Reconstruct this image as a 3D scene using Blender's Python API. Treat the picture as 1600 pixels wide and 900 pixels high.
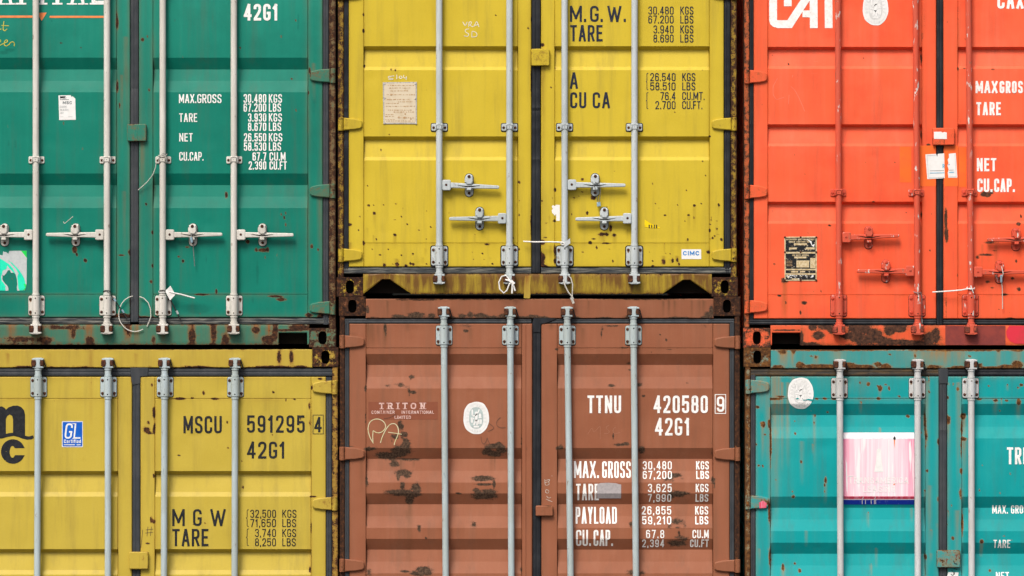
import bpy, math, random
import numpy as np
from mathutils import Vector
from mathutils.geometry import tessellate_polygon

for o in list(bpy.data.objects):
    bpy.data.objects.remove(o)
SC = bpy.context.scene
COL = SC.collection
R = math.radians
S = 2.438 / 627.5            # metres per measuring unit (a container is 627.5 units wide)
GY = 1209.0                  # ground line in the same units (measured downwards)

# ------------------------------------------------------------------ camera, sky, sun, exposure
CAM_D = 24.0
cam = bpy.data.cameras.new("camera")
camo = bpy.data.objects.new("camera", cam)
COL.objects.link(camo)
camo.location = (0, -CAM_D, (GY - 450) * S)
camo.rotation_euler = (R(90), 0, 0)
cam.sensor_width = 36
cam.lens = 36 * CAM_D / (1600 * S)
cam.clip_end = 2000
SC.camera = camo

SUN_EL, SUN_AZ = 50.0, 22.0      # azimuth: degrees to the left of the camera axis, in front of the doors
W = bpy.data.worlds.new("World")
SC.world = W
W.use_nodes = True
nt = W.node_tree
nt.nodes.clear()
sky = nt.nodes.new("ShaderNodeTexSky")
sky.sky_type = 'NISHITA'
sky.sun_disc = False
sky.sun_elevation = R(SUN_EL)
sky.sun_rotation = R(180 + SUN_AZ)
sky.dust_density = 6.0
sky.air_density = 1.0
sky.ozone_density = 1.0
bg = nt.nodes.new("ShaderNodeBackground")
bg.inputs[1].default_value = 0.065
wo = nt.nodes.new("ShaderNodeOutputWorld")
nt.links.new(sky.outputs[0], bg.inputs[0])
nt.links.new(bg.outputs[0], wo.inputs[0])

sun = bpy.data.lights.new("sun", 'SUN')
sun.energy = 1.5
sun.angle = R(22)
sun.color = (1.0, 0.95, 0.88)
suno = bpy.data.objects.new("sun", sun)
COL.objects.link(suno)
d = Vector((-math.sin(R(SUN_AZ)) * math.cos(R(SUN_EL)), -math.cos(R(SUN_AZ)) * math.cos(R(SUN_EL)), math.sin(R(SUN_EL))))
suno.rotation_euler = d.to_track_quat('Z', 'Y').to_euler()
suno.location = (-8, -18, 20)

vs = SC.view_settings
vs.view_transform = 'Standard'
vs.look = 'None'
vs.exposure = 1.02
vs.gamma = 1.0
vs.use_curve_mapping = False

# ------------------------------------------------------------------ materials
def new_mat(name):
    m = bpy.data.materials.new(name)
    m.use_nodes = True
    m.node_tree.nodes.clear()
    return m

class NT:
    def __init__(s, m):
        s.t = m.node_tree
    def n(s, typ, **kw):
        nd = s.t.nodes.new(typ)
        for k, v in kw.items():
            setattr(nd, k, v)
        return nd
    def l(s, a, b):
        s.t.links.new(a, b)
    def val(s, sock, v):
        if hasattr(v, 'is_output'):
            s.l(v, sock)
        else:
            sock.default_value = v
    def math(s, op, a, b=0.0, c=0.0, clamp=False):
        nd = s.n("ShaderNodeMath", operation=op)
        nd.use_clamp = clamp
        s.val(nd.inputs[0], a); s.val(nd.inputs[1], b); s.val(nd.inputs[2], c)
        return nd.outputs[0]
    def mix(s, f, a, b, blend='MIX'):
        nd = s.n("ShaderNodeMix", data_type='RGBA', blend_type=blend)
        s.val(nd.inputs[0], f)
        for i, v in ((6, a), (7, b)):
            if hasattr(v, 'is_output'):
                s.l(v, nd.inputs[i])
            else:
                nd.inputs[i].default_value = (v[0], v[1], v[2], 1)
        return nd.outputs[2]
    def step(s, v, a, b):
        nd = s.n("ShaderNodeMapRange", interpolation_type='SMOOTHSTEP')
        s.val(nd.inputs[0], v)
        nd.inputs[1].default_value = a; nd.inputs[2].default_value = b
        return nd.outputs[0]
    def noise(s, scale, detail=4, rough=0.55, vec=None, stretch=None):
        if vec is None:
            vec = s.n("ShaderNodeNewGeometry").outputs[0]
        if stretch:
            mp = s.n("ShaderNodeVectorMath", operation='MULTIPLY')
            s.l(vec, mp.inputs[0]); mp.inputs[1].default_value = stretch
            vec = mp.outputs[0]
        nd = s.n("ShaderNodeTexNoise")
        s.l(vec, nd.inputs[0])
        nd.inputs['Scale'].default_value = scale
        nd.inputs['Detail'].default_value = detail
        nd.inputs['Roughness'].default_value = rough
        return nd.outputs[0]
    def attr(s, name):
        nd = s.n("ShaderNodeAttribute", attribute_name=name)
        sp = s.n("ShaderNodeSeparateColor")
        s.l(nd.outputs[0], sp.inputs[0])
        return sp.outputs[0], sp.outputs[1], sp.outputs[2]
    def out(s, color, rough, bump=None, strength=0.3, dist=0.002, metallic=0.0, spec=0.2):
        b = s.n("ShaderNodeBsdfPrincipled")
        for k, v in (('Base Color', color), ('Roughness', rough), ('Metallic', metallic), ('Specular IOR Level', spec)):
            if isinstance(v, tuple):
                v = (*v[:3], 1)
            s.val(b.inputs[k], v)
        if bump is not None:
            bp = s.n("ShaderNodeBump")
            bp.inputs['Strength'].default_value = strength
            bp.inputs['Distance'].default_value = dist
            s.l(bump, bp.inputs['Height'])
            s.l(bp.outputs[0], b.inputs['Normal'])
        o = s.n("ShaderNodeOutputMaterial")
        s.l(b.outputs[0], o.inputs[0])

def paint(name, base, pale, dark, stain=(0.22, 0.085, 0.02), chip=(0.042, 0.025, 0.016), rough=0.5, streak=0.5, grime=0.22,
          rust=((0.012, 0.007, 0.006), (0.050, 0.021, 0.011), (0.17, 0.062, 0.018))):
    m = new_mat(name)
    t = NT(m)
    r, g, b = t.attr("wear")
    fade, dk, _ = t.attr("tone")
    nbig = t.noise(1.1, 4, 0.6)
    nstr = t.noise(1.0, 4, 0.65, stretch=(22, 22, 1.1))
    nmid = t.noise(26, 5, 0.6)
    nfin = t.noise(130, 4, 0.6)
    nfs = t.noise(1.0, 4, 0.65, stretch=(42, 42, 6))
    # paint with faint chalking and rain streaks
    f1 = t.math('MULTIPLY', t.step(nstr, 0.42, 0.78), streak * 0.45)
    f1 = t.math('ADD', f1, t.math('MULTIPLY', fade, t.math('ADD', 0.55, t.math('MULTIPLY', nstr, 0.9))), clamp=True)
    c = t.mix(f1, base, pale)
    f2 = t.math('MULTIPLY', t.step(t.math('ADD', t.math('MULTIPLY', nbig, .6), t.math('MULTIPLY', t.noise(5.5, 5, .65), .4)), 0.42, 0.66), 0.6)
    f2 = t.math('ADD', f2, t.math('MULTIPLY', t.step(t.math('ADD', dk, t.math('MULTIPLY', t.math('SUBTRACT', nmid, 0.5), 0.5)), 0.3, 0.7), 0.8), clamp=True)
    c = t.mix(f2, c, dark)
    ngr = t.noise(1.0, 5, 0.7, stretch=(11, 11, 0.8))
    c = t.mix(t.math('MULTIPLY', t.step(ngr, 0.47, 0.72), grime), c, (0.085, 0.066, 0.045))
    nsc = t.noise(1.0, 2, 0.5, stretch=(9, 9, 240))
    c = t.mix(t.math('MULTIPLY', t.math('MULTIPLY', t.step(nsc, 0.70, 0.74), t.step(nmid, 0.5, 0.62)), 0.5), c, pale)
    hv = t.math('ADD', 0.93, t.math('MULTIPLY', nfin, 0.14))
    cm = t.n("ShaderNodeVectorMath", operation='SCALE')
    t.l(c, cm.inputs[0]); t.l(hv, cm.inputs[3])
    c = cm.outputs[0]
    # stain washed down by rain
    fs = t.math('MULTIPLY', b, t.math('ADD', 0.45, t.math('MULTIPLY', t.step(nfs, 0.2, 0.8), 0.6)), clamp=True)
    c = t.mix(fs, c, stain)
    halo = tuple(.5 * a + .5 * b for a, b in zip(stain, rust[2]))
    # rust
    brk = t.math('ADD', t.math('MULTIPLY', t.math('SUBTRACT', nmid, 0.5), 0.85), t.math('MULTIPLY', t.math('SUBTRACT', nfin, 0.5), 0.6))
    rv = t.math('ADD', r, brk)
    fr = t.step(rv, 0.47, 0.57)
    ramp = t.n("ShaderNodeValToRGB")
    e = ramp.color_ramp.elements
    e[0].position = 0.36; e[0].color = (*rust[0], 1)
    e[1].position = 0.72; e[1].color = (*rust[2], 1)
    q = e.new(0.54); q.color = (*rust[1], 1)
    t.l(t.noise(48, 5, 0.7), ramp.inputs[0])
    c = t.mix(t.math('MULTIPLY', t.step(rv, 0.27, 0.5), 0.6), c, halo)
    c = t.mix(fr, c, ramp.outputs[0])
    # chips and grime
    nch = t.noise(1.0, 6, 0.72, stretch=(42, 42, 66))
    gv = t.math('ADD', g, t.math('ADD', t.math('MULTIPLY', brk, 0.5), t.math('MULTIPLY', t.math('SUBTRACT', nch, 0.5), 1.1)))
    fc = t.step(gv, 0.38, 0.60)
    c = t.mix(t.math('MULTIPLY', t.step(gv, 0.26, 0.46), 0.3), c, chip)
    chc = t.mix(t.step(t.noise(85, 5, .7), 0.42, 0.62), chip, tuple(v * 2.4 for v in chip))
    c = t.mix(fc, c, chc)
    anyw = t.math('MAXIMUM', fr, fc)
    ro = t.math('ADD', t.math('MULTIPLY', anyw, 0.88 - rough), t.math('ADD', rough - 0.06, t.math('MULTIPLY', nmid, 0.14)))
    h = t.math('ADD', t.math('MULTIPLY', t.noise(3.2, 2, 0.5), 5.0), t.math('MULTIPLY', anyw, t.math('SUBTRACT', t.math('MULTIPLY', nfin, 1.2), 0.9)))
    t.out(c, ro, bump=h, strength=0.35, dist=0.0016)
    return m

def plain(name, col, col2=None, rough=0.5, scale=30, metallic=0.0, stretch=None, bump=0.0, lo=0.4, hi=0.65, spec=0.25):
    m = new_mat(name)
    t = NT(m)
    n = t.noise(scale, 5, 0.62, stretch=stretch)
    c = t.mix(t.step(n, lo, hi), col, col2 if col2 else tuple(v * 0.8 for v in col))
    t.out(c, rough, bump=n if bump else None, strength=bump, dist=0.002, metallic=metallic, spec=spec)
    return m

def letter_mat(name, col, col2, flake=0.64):
    m = new_mat(name)
    t = NT(m)
    n = t.noise(40, 5, 0.62)
    n2 = t.noise(95, 5, 0.7)
    c = t.mix(t.step(n, 0.4, 0.65), col, col2)
    t.out(c, 0.5)
    o = [q for q in m.node_tree.nodes if q.type == 'OUTPUT_MATERIAL'][0]
    b = [q for q in m.node_tree.nodes if q.type == 'BSDF_PRINCIPLED'][0]
    tr = t.n("ShaderNodeBsdfTransparent")
    mx = t.n("ShaderNodeMixShader")
    t.l(t.step(n2, flake, flake + .03), mx.inputs[0]); t.l(b.outputs[0], mx.inputs[1]); t.l(tr.outputs[0], mx.inputs[2])
    t.l(mx.outputs[0], o.inputs[0])
    return m

def bar_mat(name, base, grime, under, chip_lo=0.64, chip_hi=0.68, stretch=(60, 60, 9), rough=0.5, rusty=(0.20, 0.13, 0.085)):
    """painted or zinc coated bar: grime in streaks, chips down to the metal below"""
    m = new_mat(name)
    t = NT(m)
    n1 = t.noise(1.0, 4, 0.65, stretch=(70, 70, 5))
    n2 = t.noise(1.0, 5, 0.6, stretch=stretch)
    n3 = t.noise(160, 4, 0.6)
    c = t.mix(t.math('MULTIPLY', t.step(n1, 0.36, 0.72), 0.6), base, grime)
    c = t.mix(t.math('MULTIPLY', t.step(n3, 0.45, 0.75), 0.25), c, grime)
    oi = t.n("ShaderNodeObjectInfo")
    nl = t.noise(2.2, 4, 0.6)
    c = t.mix(t.math('MULTIPLY', t.step(t.math('ADD', nl, t.math('MULTIPLY', t.math('SUBTRACT', oi.outputs['Random'], .5), .3)), 0.42, 0.66), 0.6), c, grime)
    c = t.mix(t.math('MULTIPLY', t.step(n2, chip_lo, chip_hi), t.step(t.noise(1.7, 2, .5), .36, .5)), c, under)
    n4 = t.noise(1.0, 5, 0.65, stretch=(38, 38, 20))
    c = t.mix(t.math('MULTIPLY', t.step(n4, 0.63, 0.70), 0.75), c, rusty)
    t.out(c, rough, bump=n3, strength=0.12, dist=0.001)
    return m

M = {}
P = {}
P['green'] = paint("green_paint", (0.0, 0.182, 0.130), (0.012, 0.24, 0.175), (0.0, 0.135, 0.098), streak=0.5)
P['yellow'] = paint("bright_yellow_paint", (0.56, 0.425, 0.032), (0.60, 0.48, 0.07), (0.50, 0.37, 0.026), stain=(0.14, 0.07, 0.016), streak=0.3, rough=0.42)
P['ochre'] = paint("mustard_yellow_paint", (0.49, 0.375, 0.052), (0.53, 0.43, 0.09), (0.44, 0.33, 0.04), streak=0.3, rough=0.45)
P['orange'] = paint("orange_red_paint", (0.82, 0.112, 0.042), (0.85, 0.19, 0.11), (0.72, 0.068, 0.028), streak=0.45, rust=((0.022, 0.012, 0.010), (0.075, 0.033, 0.020), (0.15, 0.058, 0.028)))
P['brown'] = paint("red_brown_paint", (0.285, 0.103, 0.053), (0.36, 0.165, 0.105), (0.235, 0.078, 0.038), stain=(0.12, 0.055, 0.025), streak=0.55)
P['teal'] = paint("turquoise_paint", (0.0, 0.30, 0.315), (0.03, 0.35, 0.34), (0.0, 0.25, 0.26), stain=(0.30, 0.17, 0.06), streak=0.5, rust=((0.03, 0.014, 0.008), (0.12, 0.05, 0.015), (0.27, 0.12, 0.03)))
FADED_FRAME = {}
M['gasket'] = plain("grey_rubber", (0.032, 0.038, 0.045), (0.046, 0.051, 0.058), 0.6, 1.0, stretch=(14, 14, 4))
M['gasket_dark'] = plain("black_rubber", (0.010, 0.012, 0.016), (0.019, 0.022, 0.027), 0.5, 1.0, stretch=(14, 14, 4))
M['gasket_dirty'] = plain("dirty_rubber", (0.020, 0.026, 0.032), (0.20, 0.20, 0.175), 0.65, 1.0, stretch=(7, 7, 90), lo=0.40, hi=0.72)
M['gasket_brown'] = plain("rust_stained_rubber", (0.035, 0.032, 0.028), (0.085, 0.055, 0.025), 0.65, 1.0, stretch=(9, 9, 60))
M['run'] = plain("rust_run", (0.34, 0.25, 0.17), (0.20, 0.11, 0.06), 0.7, 120)
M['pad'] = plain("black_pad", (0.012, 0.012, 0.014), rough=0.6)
M['dark'] = plain("hollow_shade", (0.015, 0.013, 0.011), rough=0.9)  # near-black colour paints the shade in holes, slots and behind the doors
M['bolt'] = plain("rusty_bolt", (0.035, 0.014, 0.010), (0.10, 0.035, 0.016), 0.85, 90)
M['keeper'] = plain("rusty_iron", (0.045, 0.018, 0.012), (0.12, 0.045, 0.018), 0.9, 60, bump=0.5)
M['bolt_orange'] = plain("painted_bolt", (0.55, 0.06, 0.03), (0.30, 0.05, 0.03), 0.6, 90)
M['keeper_orange'] = plain("painted_rusty_iron", (0.12, 0.035, 0.022), (0.40, 0.07, 0.04), 0.8, 60, bump=0.4)
M['bar_cream'] = bar_mat("white_painted_steel", (0.64, 0.63, 0.59), (0.47, 0.45, 0.40), (0.24, 0.23, 0.21), 0.68, 0.72)
M['bar_zinc'] = bar_mat("pale_zinc_steel", (0.49, 0.54, 0.56), (0.35, 0.40, 0.41), (0.30, 0.33, 0.34), 0.64, 0.72)
M['bar_blue'] = bar_mat("blue_grey_zinc_steel", (0.42, 0.51, 0.55), (0.34, 0.39, 0.37), (0.20, 0.27, 0.31), 0.62, 0.72)
M['bar_pale'] = bar_mat("pale_grey_painted_steel", (0.54, 0.56, 0.58), (0.41, 0.40, 0.38), (0.32, 0.23, 0.14), 0.70, 0.76)
M['bar_orange'] = bar_mat("chipped_orange_steel", (0.60, 0.085, 0.045), (0.52, 0.10, 0.06), (0.60, 0.60, 0.57), 0.61, 0.63, stretch=(45, 45, 14))
M['white'] = letter_mat("white_lettering", (0.85, 0.85, 0.84), (0.74, 0.74, 0.72))
M['white_worn'] = plain("worn_white_lettering", (0.68, 0.50, 0.46), (0.50, 0.27, 0.22), 0.55, 90)
M['navy'] = letter_mat("navy_lettering", (0.014, 0.019, 0.035), (0.024, 0.030, 0.047), .66)
M['black'] = letter_mat("black_lettering", (0.012, 0.014, 0.018), (0.022, 0.024, 0.028), .67)
M['chalk'] = plain("chalk_marks", (0.62, 0.60, 0.40), (0.55, 0.50, 0.25), 0.8, 60)
M['chalk_bright'] = plain("bright_chalk", (0.74, 0.72, 0.62), rough=0.8)
M['chalk_white'] = plain("white_chalk", (0.62, 0.60, 0.55), (0.45, 0.40, 0.33), 0.8, 60)
M['scratch_orange'] = plain("scratched_orange", (0.84, 0.26, 0.17), rough=0.6)
M['scratch_brown'] = plain("scratched_brown", (0.38, 0.19, 0.12), rough=0.6)
M['pencil'] = plain("pencil_marks", (0.07, 0.045, 0.035), (0.11, 0.06, 0.045), 0.8, 60)
M['ypaint'] = plain("yellow_marker", (0.60, 0.52, 0.05), rough=0.6)
M['sticker'] = plain("white_sticker", (0.78, 0.79, 0.79), (0.72, 0.73, 0.72), 0.35, 20)
M['sticker_grey'] = plain("grey_sticker", (0.50, 0.54, 0.55), (0.44, 0.48, 0.50), 0.4, 60)
M['emblem_grey'] = plain("emblem_grey", (0.44, 0.53, 0.53), rough=0.4)
M['emblem_pale'] = plain("emblem_pale", (0.70, 0.715, 0.71), rough=0.4)
M['mint'] = plain("mint_sticker", (0.02, 0.75, 0.47), (0.01, 0.62, 0.42), 0.35, 20)
M['mint_green'] = plain("bright_green_sticker", (0.02, 0.70, 0.10), rough=0.35)
M['blue'] = plain("blue_sticker", (0.006, 0.12, 0.55), (0.006, 0.09, 0.48), 0.35, 20)
M['blue_ink'] = plain("blue_ink", (0.02, 0.22, 0.60), rough=0.4)
M['cyan_ink'] = plain("cyan_ink", (0.05, 0.45, 0.70), rough=0.4)
M['ink'] = plain("grey_ink", (0.16, 0.19, 0.20), rough=0.5)
M['ink_pale'] = plain("pale_ink", (0.42, 0.46, 0.47), rough=0.5)
M['line_orange'] = plain("orange_line", (0.80, 0.25, 0.08), (0.72, 0.2, 0.07), 0.5)
M['tag_yellow'] = plain("yellow_sticker", (0.85, 0.62, 0.005), rough=0.4)
M['plate'] = plain("aged_aluminium", (0.62, 0.54, 0.40), (0.50, 0.40, 0.26), 0.45, 14, lo=0.45, hi=0.8)
M['plate_ink'] = plain("rusted_print", (0.36, 0.20, 0.08), (0.55, 0.42, 0.28), 0.6, 160)
M['plate_black'] = plain("black_plate", (0.010, 0.011, 0.014), (0.50, 0.44, 0.33), 0.5, 75, lo=0.60, hi=0.64)
M['plate_cream'] = plain("cream_plate", (0.62, 0.52, 0.34), (0.45, 0.33, 0.16), 0.5, 60)
M['grey_metal'] = plain("grey_plate_edge", (0.45, 0.45, 0.44), (0.30, 0.28, 0.25), 0.4, 90)
M['tape'] = plain("silver_tape", (0.40, 0.37, 0.38), (0.33, 0.31, 0.32), 0.35, 60)
M['nylon'] = plain("white_nylon", (0.80, 0.80, 0.78), rough=0.4)
M['cord'] = plain("dirty_white_cord", (0.66, 0.65, 0.60), (0.45, 0.43, 0.38), 0.7, 200)
M['wire'] = plain("steel_wire", (0.30, 0.32, 0.32), (0.16, 0.15, 0.14), 0.4, 200, metallic=0.4)
M['wire_dark'] = plain("dark_wire", (0.035, 0.035, 0.036), rough=0.5)
M['ferrule'] = plain("blue_tag", (0.30, 0.45, 0.55), rough=0.4)
M['maroon'] = plain("maroon_paint", (0.18, 0.035, 0.032), (0.25, 0.045, 0.035), 0.6, 14)
M['red_patch'] = plain("red_primer", (0.62, 0.03, 0.055), (0.52, 0.04, 0.05), 0.5, 10)
M['amber'] = plain("amber_paint", (0.83, 0.145, 0.022), (0.80, 0.125, 0.025), 0.45, 8)
M['brown_panel'] = plain("dark_brown_decal", (0.235, 0.073, 0.038), (0.215, 0.066, 0.034), 0.5, 20)
M['asphalt'] = plain("asphalt", (0.075, 0.072, 0.068), (0.045, 0.044, 0.043), 0.85, 3.0, bump=0.3)
M['sign_red'] = plain("faded_red", (0.62, 0.045, 0.10), (0.70, 0.20, 0.28), 0.5, 1.0, stretch=(60, 60, 5))
M['sign_blue'] = plain("deep_blue", (0.008, 0.032, 0.36), (0.10, 0.16, 0.48), 0.5, 1.0, stretch=(70, 70, 4), lo=0.55, hi=0.75)
M['sign_white'] = plain("faded_white", (0.77, 0.78, 0.80), (0.78, 0.66, 0.71), 0.5, 1.0, stretch=(40, 40, 6))

def pink_mat():
    m = new_mat("faded_pink_sign")
    t = NT(m)
    r, g, b = t.attr("wear")          # r: how far the sun has bleached it (middle most)
    n = t.noise(1.0, 4, 0.6, stretch=(45, 45, 1.6))
    n2 = t.noise(1.0, 2, 0.5, stretch=(60, 60, 3.0))
    f = t.math('ADD', r, t.math('MULTIPLY', t.math('SUBTRACT', n, 0.52), 1.25), clamp=True)
    c = t.mix(f, (0.84, 0.09, 0.27), (0.80, 0.70, 0.76))
    c = t.mix(t.step(n2, 0.60, 0.66), c, (0.78, 0.78, 0.80))
    t.out(c, 0.5)
    return m
M['pink'] = pink_mat()

# ------------------------------------------------------------------ mesh building
def wp(x, y, dd):
    return ((x - 800) * S, -dd, (GY - y) * S)

class MB:
    """collects shapes measured as x right, y down (in units of S) and depth dd in metres towards the viewer"""
    def __init__(s):
        s.v = []; s.f = []; s.m = []; s.e = []; s.mats = []
    def mi(s, key):
        m = key if not isinstance(key, str) else M[key]
        if m not in s.mats:
            s.mats.append(m)
        return s.mats.index(m)
    def add(s, verts, faces, mat):
        o = len(s.v); k = s.mi(mat)
        s.v.extend(verts)
        for f in faces:
            s.f.append(tuple(i + o for i in f)); s.m.append(k)
    def field(s, xs, ys, D, mat, wall=None):
        """front face as a height field; wall = depth of the edge return"""
        nx, ny = len(xs), len(ys)
        v = [wp(xs[i], ys[j], D[j][i]) for j in range(ny) for i in range(nx)]
        f = [(j * nx + i, (j + 1) * nx + i, (j + 1) * nx + i + 1, j * nx + i + 1) for j in range(ny - 1) for i in range(nx - 1)]
        if wall is not None:
            per = [(i, 0) for i in range(nx)] + [(nx - 1, j) for j in range(1, ny)] + [(i, ny - 1) for i in range(nx - 2, -1, -1)] + [(0, j) for j in range(ny - 2, 0, -1)]
            o = len(v)
            v += [wp(xs[i], ys[j], wall) for i, j in per]
            n = len(per)
            for k in range(n):
                a = per[k][1] * nx + per[k][0]; b = per[(k + 1) % n][1] * nx + per[(k + 1) % n][0]
                f.append((a, b, o + (k + 1) % n, o + k))
        s.add(v, f, mat)
    def slab(s, x0, x1, y0, y1, d0, d1, mat, step=3.0, b=1.0):
        """box with a gridded, bevelled front face"""
        b = min(b, (x1 - x0) * .3, (y1 - y0) * .3)
        xs = np.concatenate([[x0], np.linspace(x0 + b, x1 - b, max(2, int((x1 - x0) / step) + 1)), [x1]])
        ylo, yhi = max(y0 + b, min(-20, y1 - b)), min(y1 - b, max(920, y0 + b))
        mid = np.linspace(ylo, yhi, max(2, int((yhi - ylo) / step) + 1))
        ys = np.unique(np.concatenate([[y0, y0 + b], mid, [y1 - b, y1]]))
        D = np.full((len(ys), len(xs)), d1)
        bm = b * S * .7
        D[0, :] = D[-1, :] = d1 - bm; D[:, 0] = D[:, -1] = d1 - bm
        s.field(xs, ys, D, mat, wall=d0)
    def prism(s, pts, d0, d1, mat, b=0.6):
        """outline extruded towards the viewer, front edge chamfered by b units"""
        n = len(pts)
        A = sum(pts[i][0] * pts[(i + 1) % n][1] - pts[(i + 1) % n][0] * pts[i][1] for i in range(n))
        if A < 0:
            pts = pts[::-1]
        ins = offset(pts, -b)
        v = [wp(x, y, d0) for x, y in pts] + [wp(x, y, d1 - b * S * .8) for x, y in pts] + [wp(x, y, d1) for x, y in ins]
        f = []
        for k in range(n):
            q = (k + 1) % n
            f.append((k, q, n + q, n + k)); f.append((n + k, n + q, 2 * n + q, 2 * n + k))
        tris = tessellate_polygon([[Vector((x, y, 0)) for x, y in ins]])
        for t in tris:
            a, bb, c = t
            (x1, y1), (x2, y2), (x3, y3) = ins[a], ins[bb], ins[c]
            if (x2 - x1) * (y3 - y1) - (x3 - x1) * (y2 - y1) < 0:
                t = (a, c, bb)
            f.append(tuple(2 * n + i for i in t))
        # y runs downwards: flip so that normals face outwards
        s.add(v, [tuple(reversed(q)) for q in f], mat)
    def lathe(s, x0, y0, x1, y1, dc, prof, mat, seg=28):
        """round bar from (x0,y0) to (x1,y1); prof = [(t, radius_units)]"""
        v = []; f = []
        L = math.hypot(x1 - x0, y1 - y0); ux, uy = (x1 - x0) / L, (y1 - y0) / L
        nx, ny = -uy, ux
        for t, r in prof:
            cx, cy = x0 + ux * t * L, y0 + uy * t * L
            for k in range(seg):
                a = 2 * math.pi * k / seg
                v.append(wp(cx + nx * r * math.cos(a), cy + ny * r * math.cos(a), dc + r * S * math.sin(a)))
        n = len(prof)
        for i in range(n - 1):
            for k in range(seg):
                q = (k + 1) % seg
                f.append((i * seg + k, i * seg + q, (i + 1) * seg + q, (i + 1) * seg + k))
        f.append(tuple(range(seg - 1, -1, -1))); f.append(tuple((n - 1) * seg + k for k in range(seg)))
        s.add(v, [tuple(reversed(q)) for q in f], mat)
    def dome(s, x, y, r, d0, h, mat, seg=12):
        v = []; f = []
        for rr, dd in ((1.0, 0), (0.95, .55), (.6, .95)):
            for k in range(seg):
                a = 2 * math.pi * k / seg
                v.append(wp(x + r * rr * math.cos(a), y + r * rr * math.sin(a), d0 + h * dd))
        v.append(wp(x, y, d0 + h))
        for i in range(2):
            for k in range(seg):
                q = (k + 1) % seg
                f.append((i * seg + q, i * seg + k, (i + 1) * seg + k, (i + 1) * seg + q))
        for k in range(seg):
            f.append((2 * seg + (k + 1) % seg, 2 * seg + k, 3 * seg))
        s.add(v, f, mat)
    def tube(s, pts, r, mat, seg=7):
        """pts: (x, y, dd) with r in units"""
        P3 = [Vector(wp(*p)) for p in pts]
        n = len(P3); v = []; f = []
        up = Vector((0.13, 1, 0.07))
        for i in range(n):
            tg = (P3[min(i + 1, n - 1)] - P3[max(i - 1, 0)]).normalized()
            a = tg.cross(up)
            if a.length < 1e-4:
                a = tg.cross(Vector((1, 0, 0)))
            a.normalize(); b = tg.cross(a)
            for k in range(seg):
                q = 2 * math.pi * k / seg
                v.append(tuple(P3[i] + (a * math.cos(q) + b * math.sin(q)) * r * S))
        for i in range(n - 1):
            for k in range(seg):
                q = (k + 1) % seg
                f.append((i * seg + k, i * seg + q, (i + 1) * seg + q, (i + 1) * seg + k))
        f.append(tuple(range(seg - 1, -1, -1))); f.append(tuple((n - 1) * seg + k for k in range(seg)))
        s.add(v, f, mat)
    def strip(s, pts, t, mat, depth, off, closed=False):
        """flat painted stroke of width t following the surface depth(x, y)"""
        L = offset_line(pts, t / 2, closed); Rr = offset_line(pts, -t / 2, closed)
        n = len(pts)
        v = [wp(x, y, depth(x, y) + off) for x, y in L] + [wp(x, y, depth(x, y) + off) for x, y in Rr]
        f = [(i, (i + 1) % n, n + (i + 1) % n, n + i) for i in range(n if closed else n - 1)]
        # face the viewer
        out = []
        for q in f:
            a, b, c = (Vector(v[q[0]]), Vector(v[q[1]]), Vector(v[q[2]]))
            out.append(q if (b - a).cross(c - a).y < 0 else tuple(reversed(q)))
        s.add(v, out, mat)
    def poly(s, pts, mat, depth, off):
        """flat sheet with the given outline (on a flat stretch of surface)"""
        v = [wp(x, y, depth(x, y) + off) for x, y in pts]
        f = []
        for t in tessellate_polygon([[Vector((x, y, 0)) for x, y in pts]]):
            a, b, c = (Vector(v[i]) for i in t)
            f.append(tuple(t) if (b - a).cross(c - a).y < 0 else (t[0], t[2], t[1]))
        s.add(v, f, mat)
    def sheet(s, x0, x1, y0, y1, mat, depth, off, step=3.0, brk=()):
        xs = np.linspace(x0, x1, max(2, int((x1 - x0) / step) + 2))
        ys = np.unique(np.concatenate([np.linspace(y0, y1, max(2, int((y1 - y0) / step) + 2)), [q for q in brk if y0 < q < y1]]))
        s.field(xs, ys, [[depth(x, y) + off for x in xs] for y in ys], mat)
    def disc(s, x, y, rx, ry, mat, depth, off, seg=40, p=2.0, rings=10, wob=None):
        v = [wp(x, y, depth(x, y) + off)]; f = []
        for j in range(1, rings + 1):
            for k in range(seg):
                a = 2 * math.pi * k / seg
                c, q = math.cos(a), math.sin(a)
                w = j / rings * (wob(a) if wob else 1)
                px = x + rx * w * math.copysign(abs(c) ** (2 / p), c); py = y + ry * w * math.copysign(abs(q) ** (2 / p), q)
                v.append(wp(px, py, depth(px, py) + off))
        for k in range(seg):
            q = (k + 1) % seg
            f.append((0, 1 + q, 1 + k))
            for j in range(rings - 1):
                a = 1 + j * seg
                f.append((a + k, a + q, a + seg + q, a + seg + k))
        out = []
        for q in f:
            a, b, c = (Vector(v[q[0]]), Vector(v[q[1]]), Vector(v[q[2]]))
            out.append(q if (b - a).cross(c - a).y < 0 else tuple(reversed(q)))
        s.add(v, out, mat)
    def build(s, name, parent=None, wear=None, label=None, smooth=True):
        V = np.array(s.v, dtype=np.float64)
        me = bpy.data.meshes.new(name)
        c = (V.min(0) + V.max(0)) / 2
        me.from_pydata((V - c).tolist(), [], s.f)
        for m in s.mats:
            me.materials.append(m)
        me.polygons.foreach_set("material_index", s.m)
        if wear is not None:
            X = V[:, 0] / S + 800; Y = GY - V[:, 2] / S
            w, tn = wear(X, Y)
            for nm, arr in (("wear", w), ("tone", tn)):
                a = me.color_attributes.new(nm, 'FLOAT_COLOR', 'POINT')
                a.data.foreach_set("color", arr.astype(np.float32).ravel())
        if smooth:
            me.polygons.foreach_set("use_smooth", [True] * len(s.f))
            me.set_sharp_from_angle(angle=R(17))
        me.update()
        o = bpy.data.objects.new(name, me)
        COL.objects.link(o)
        pw = Vector((0, 0, 0))
        if parent is not None:
            o.parent = parent
            pw = Vector(parent["_w"])
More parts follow.
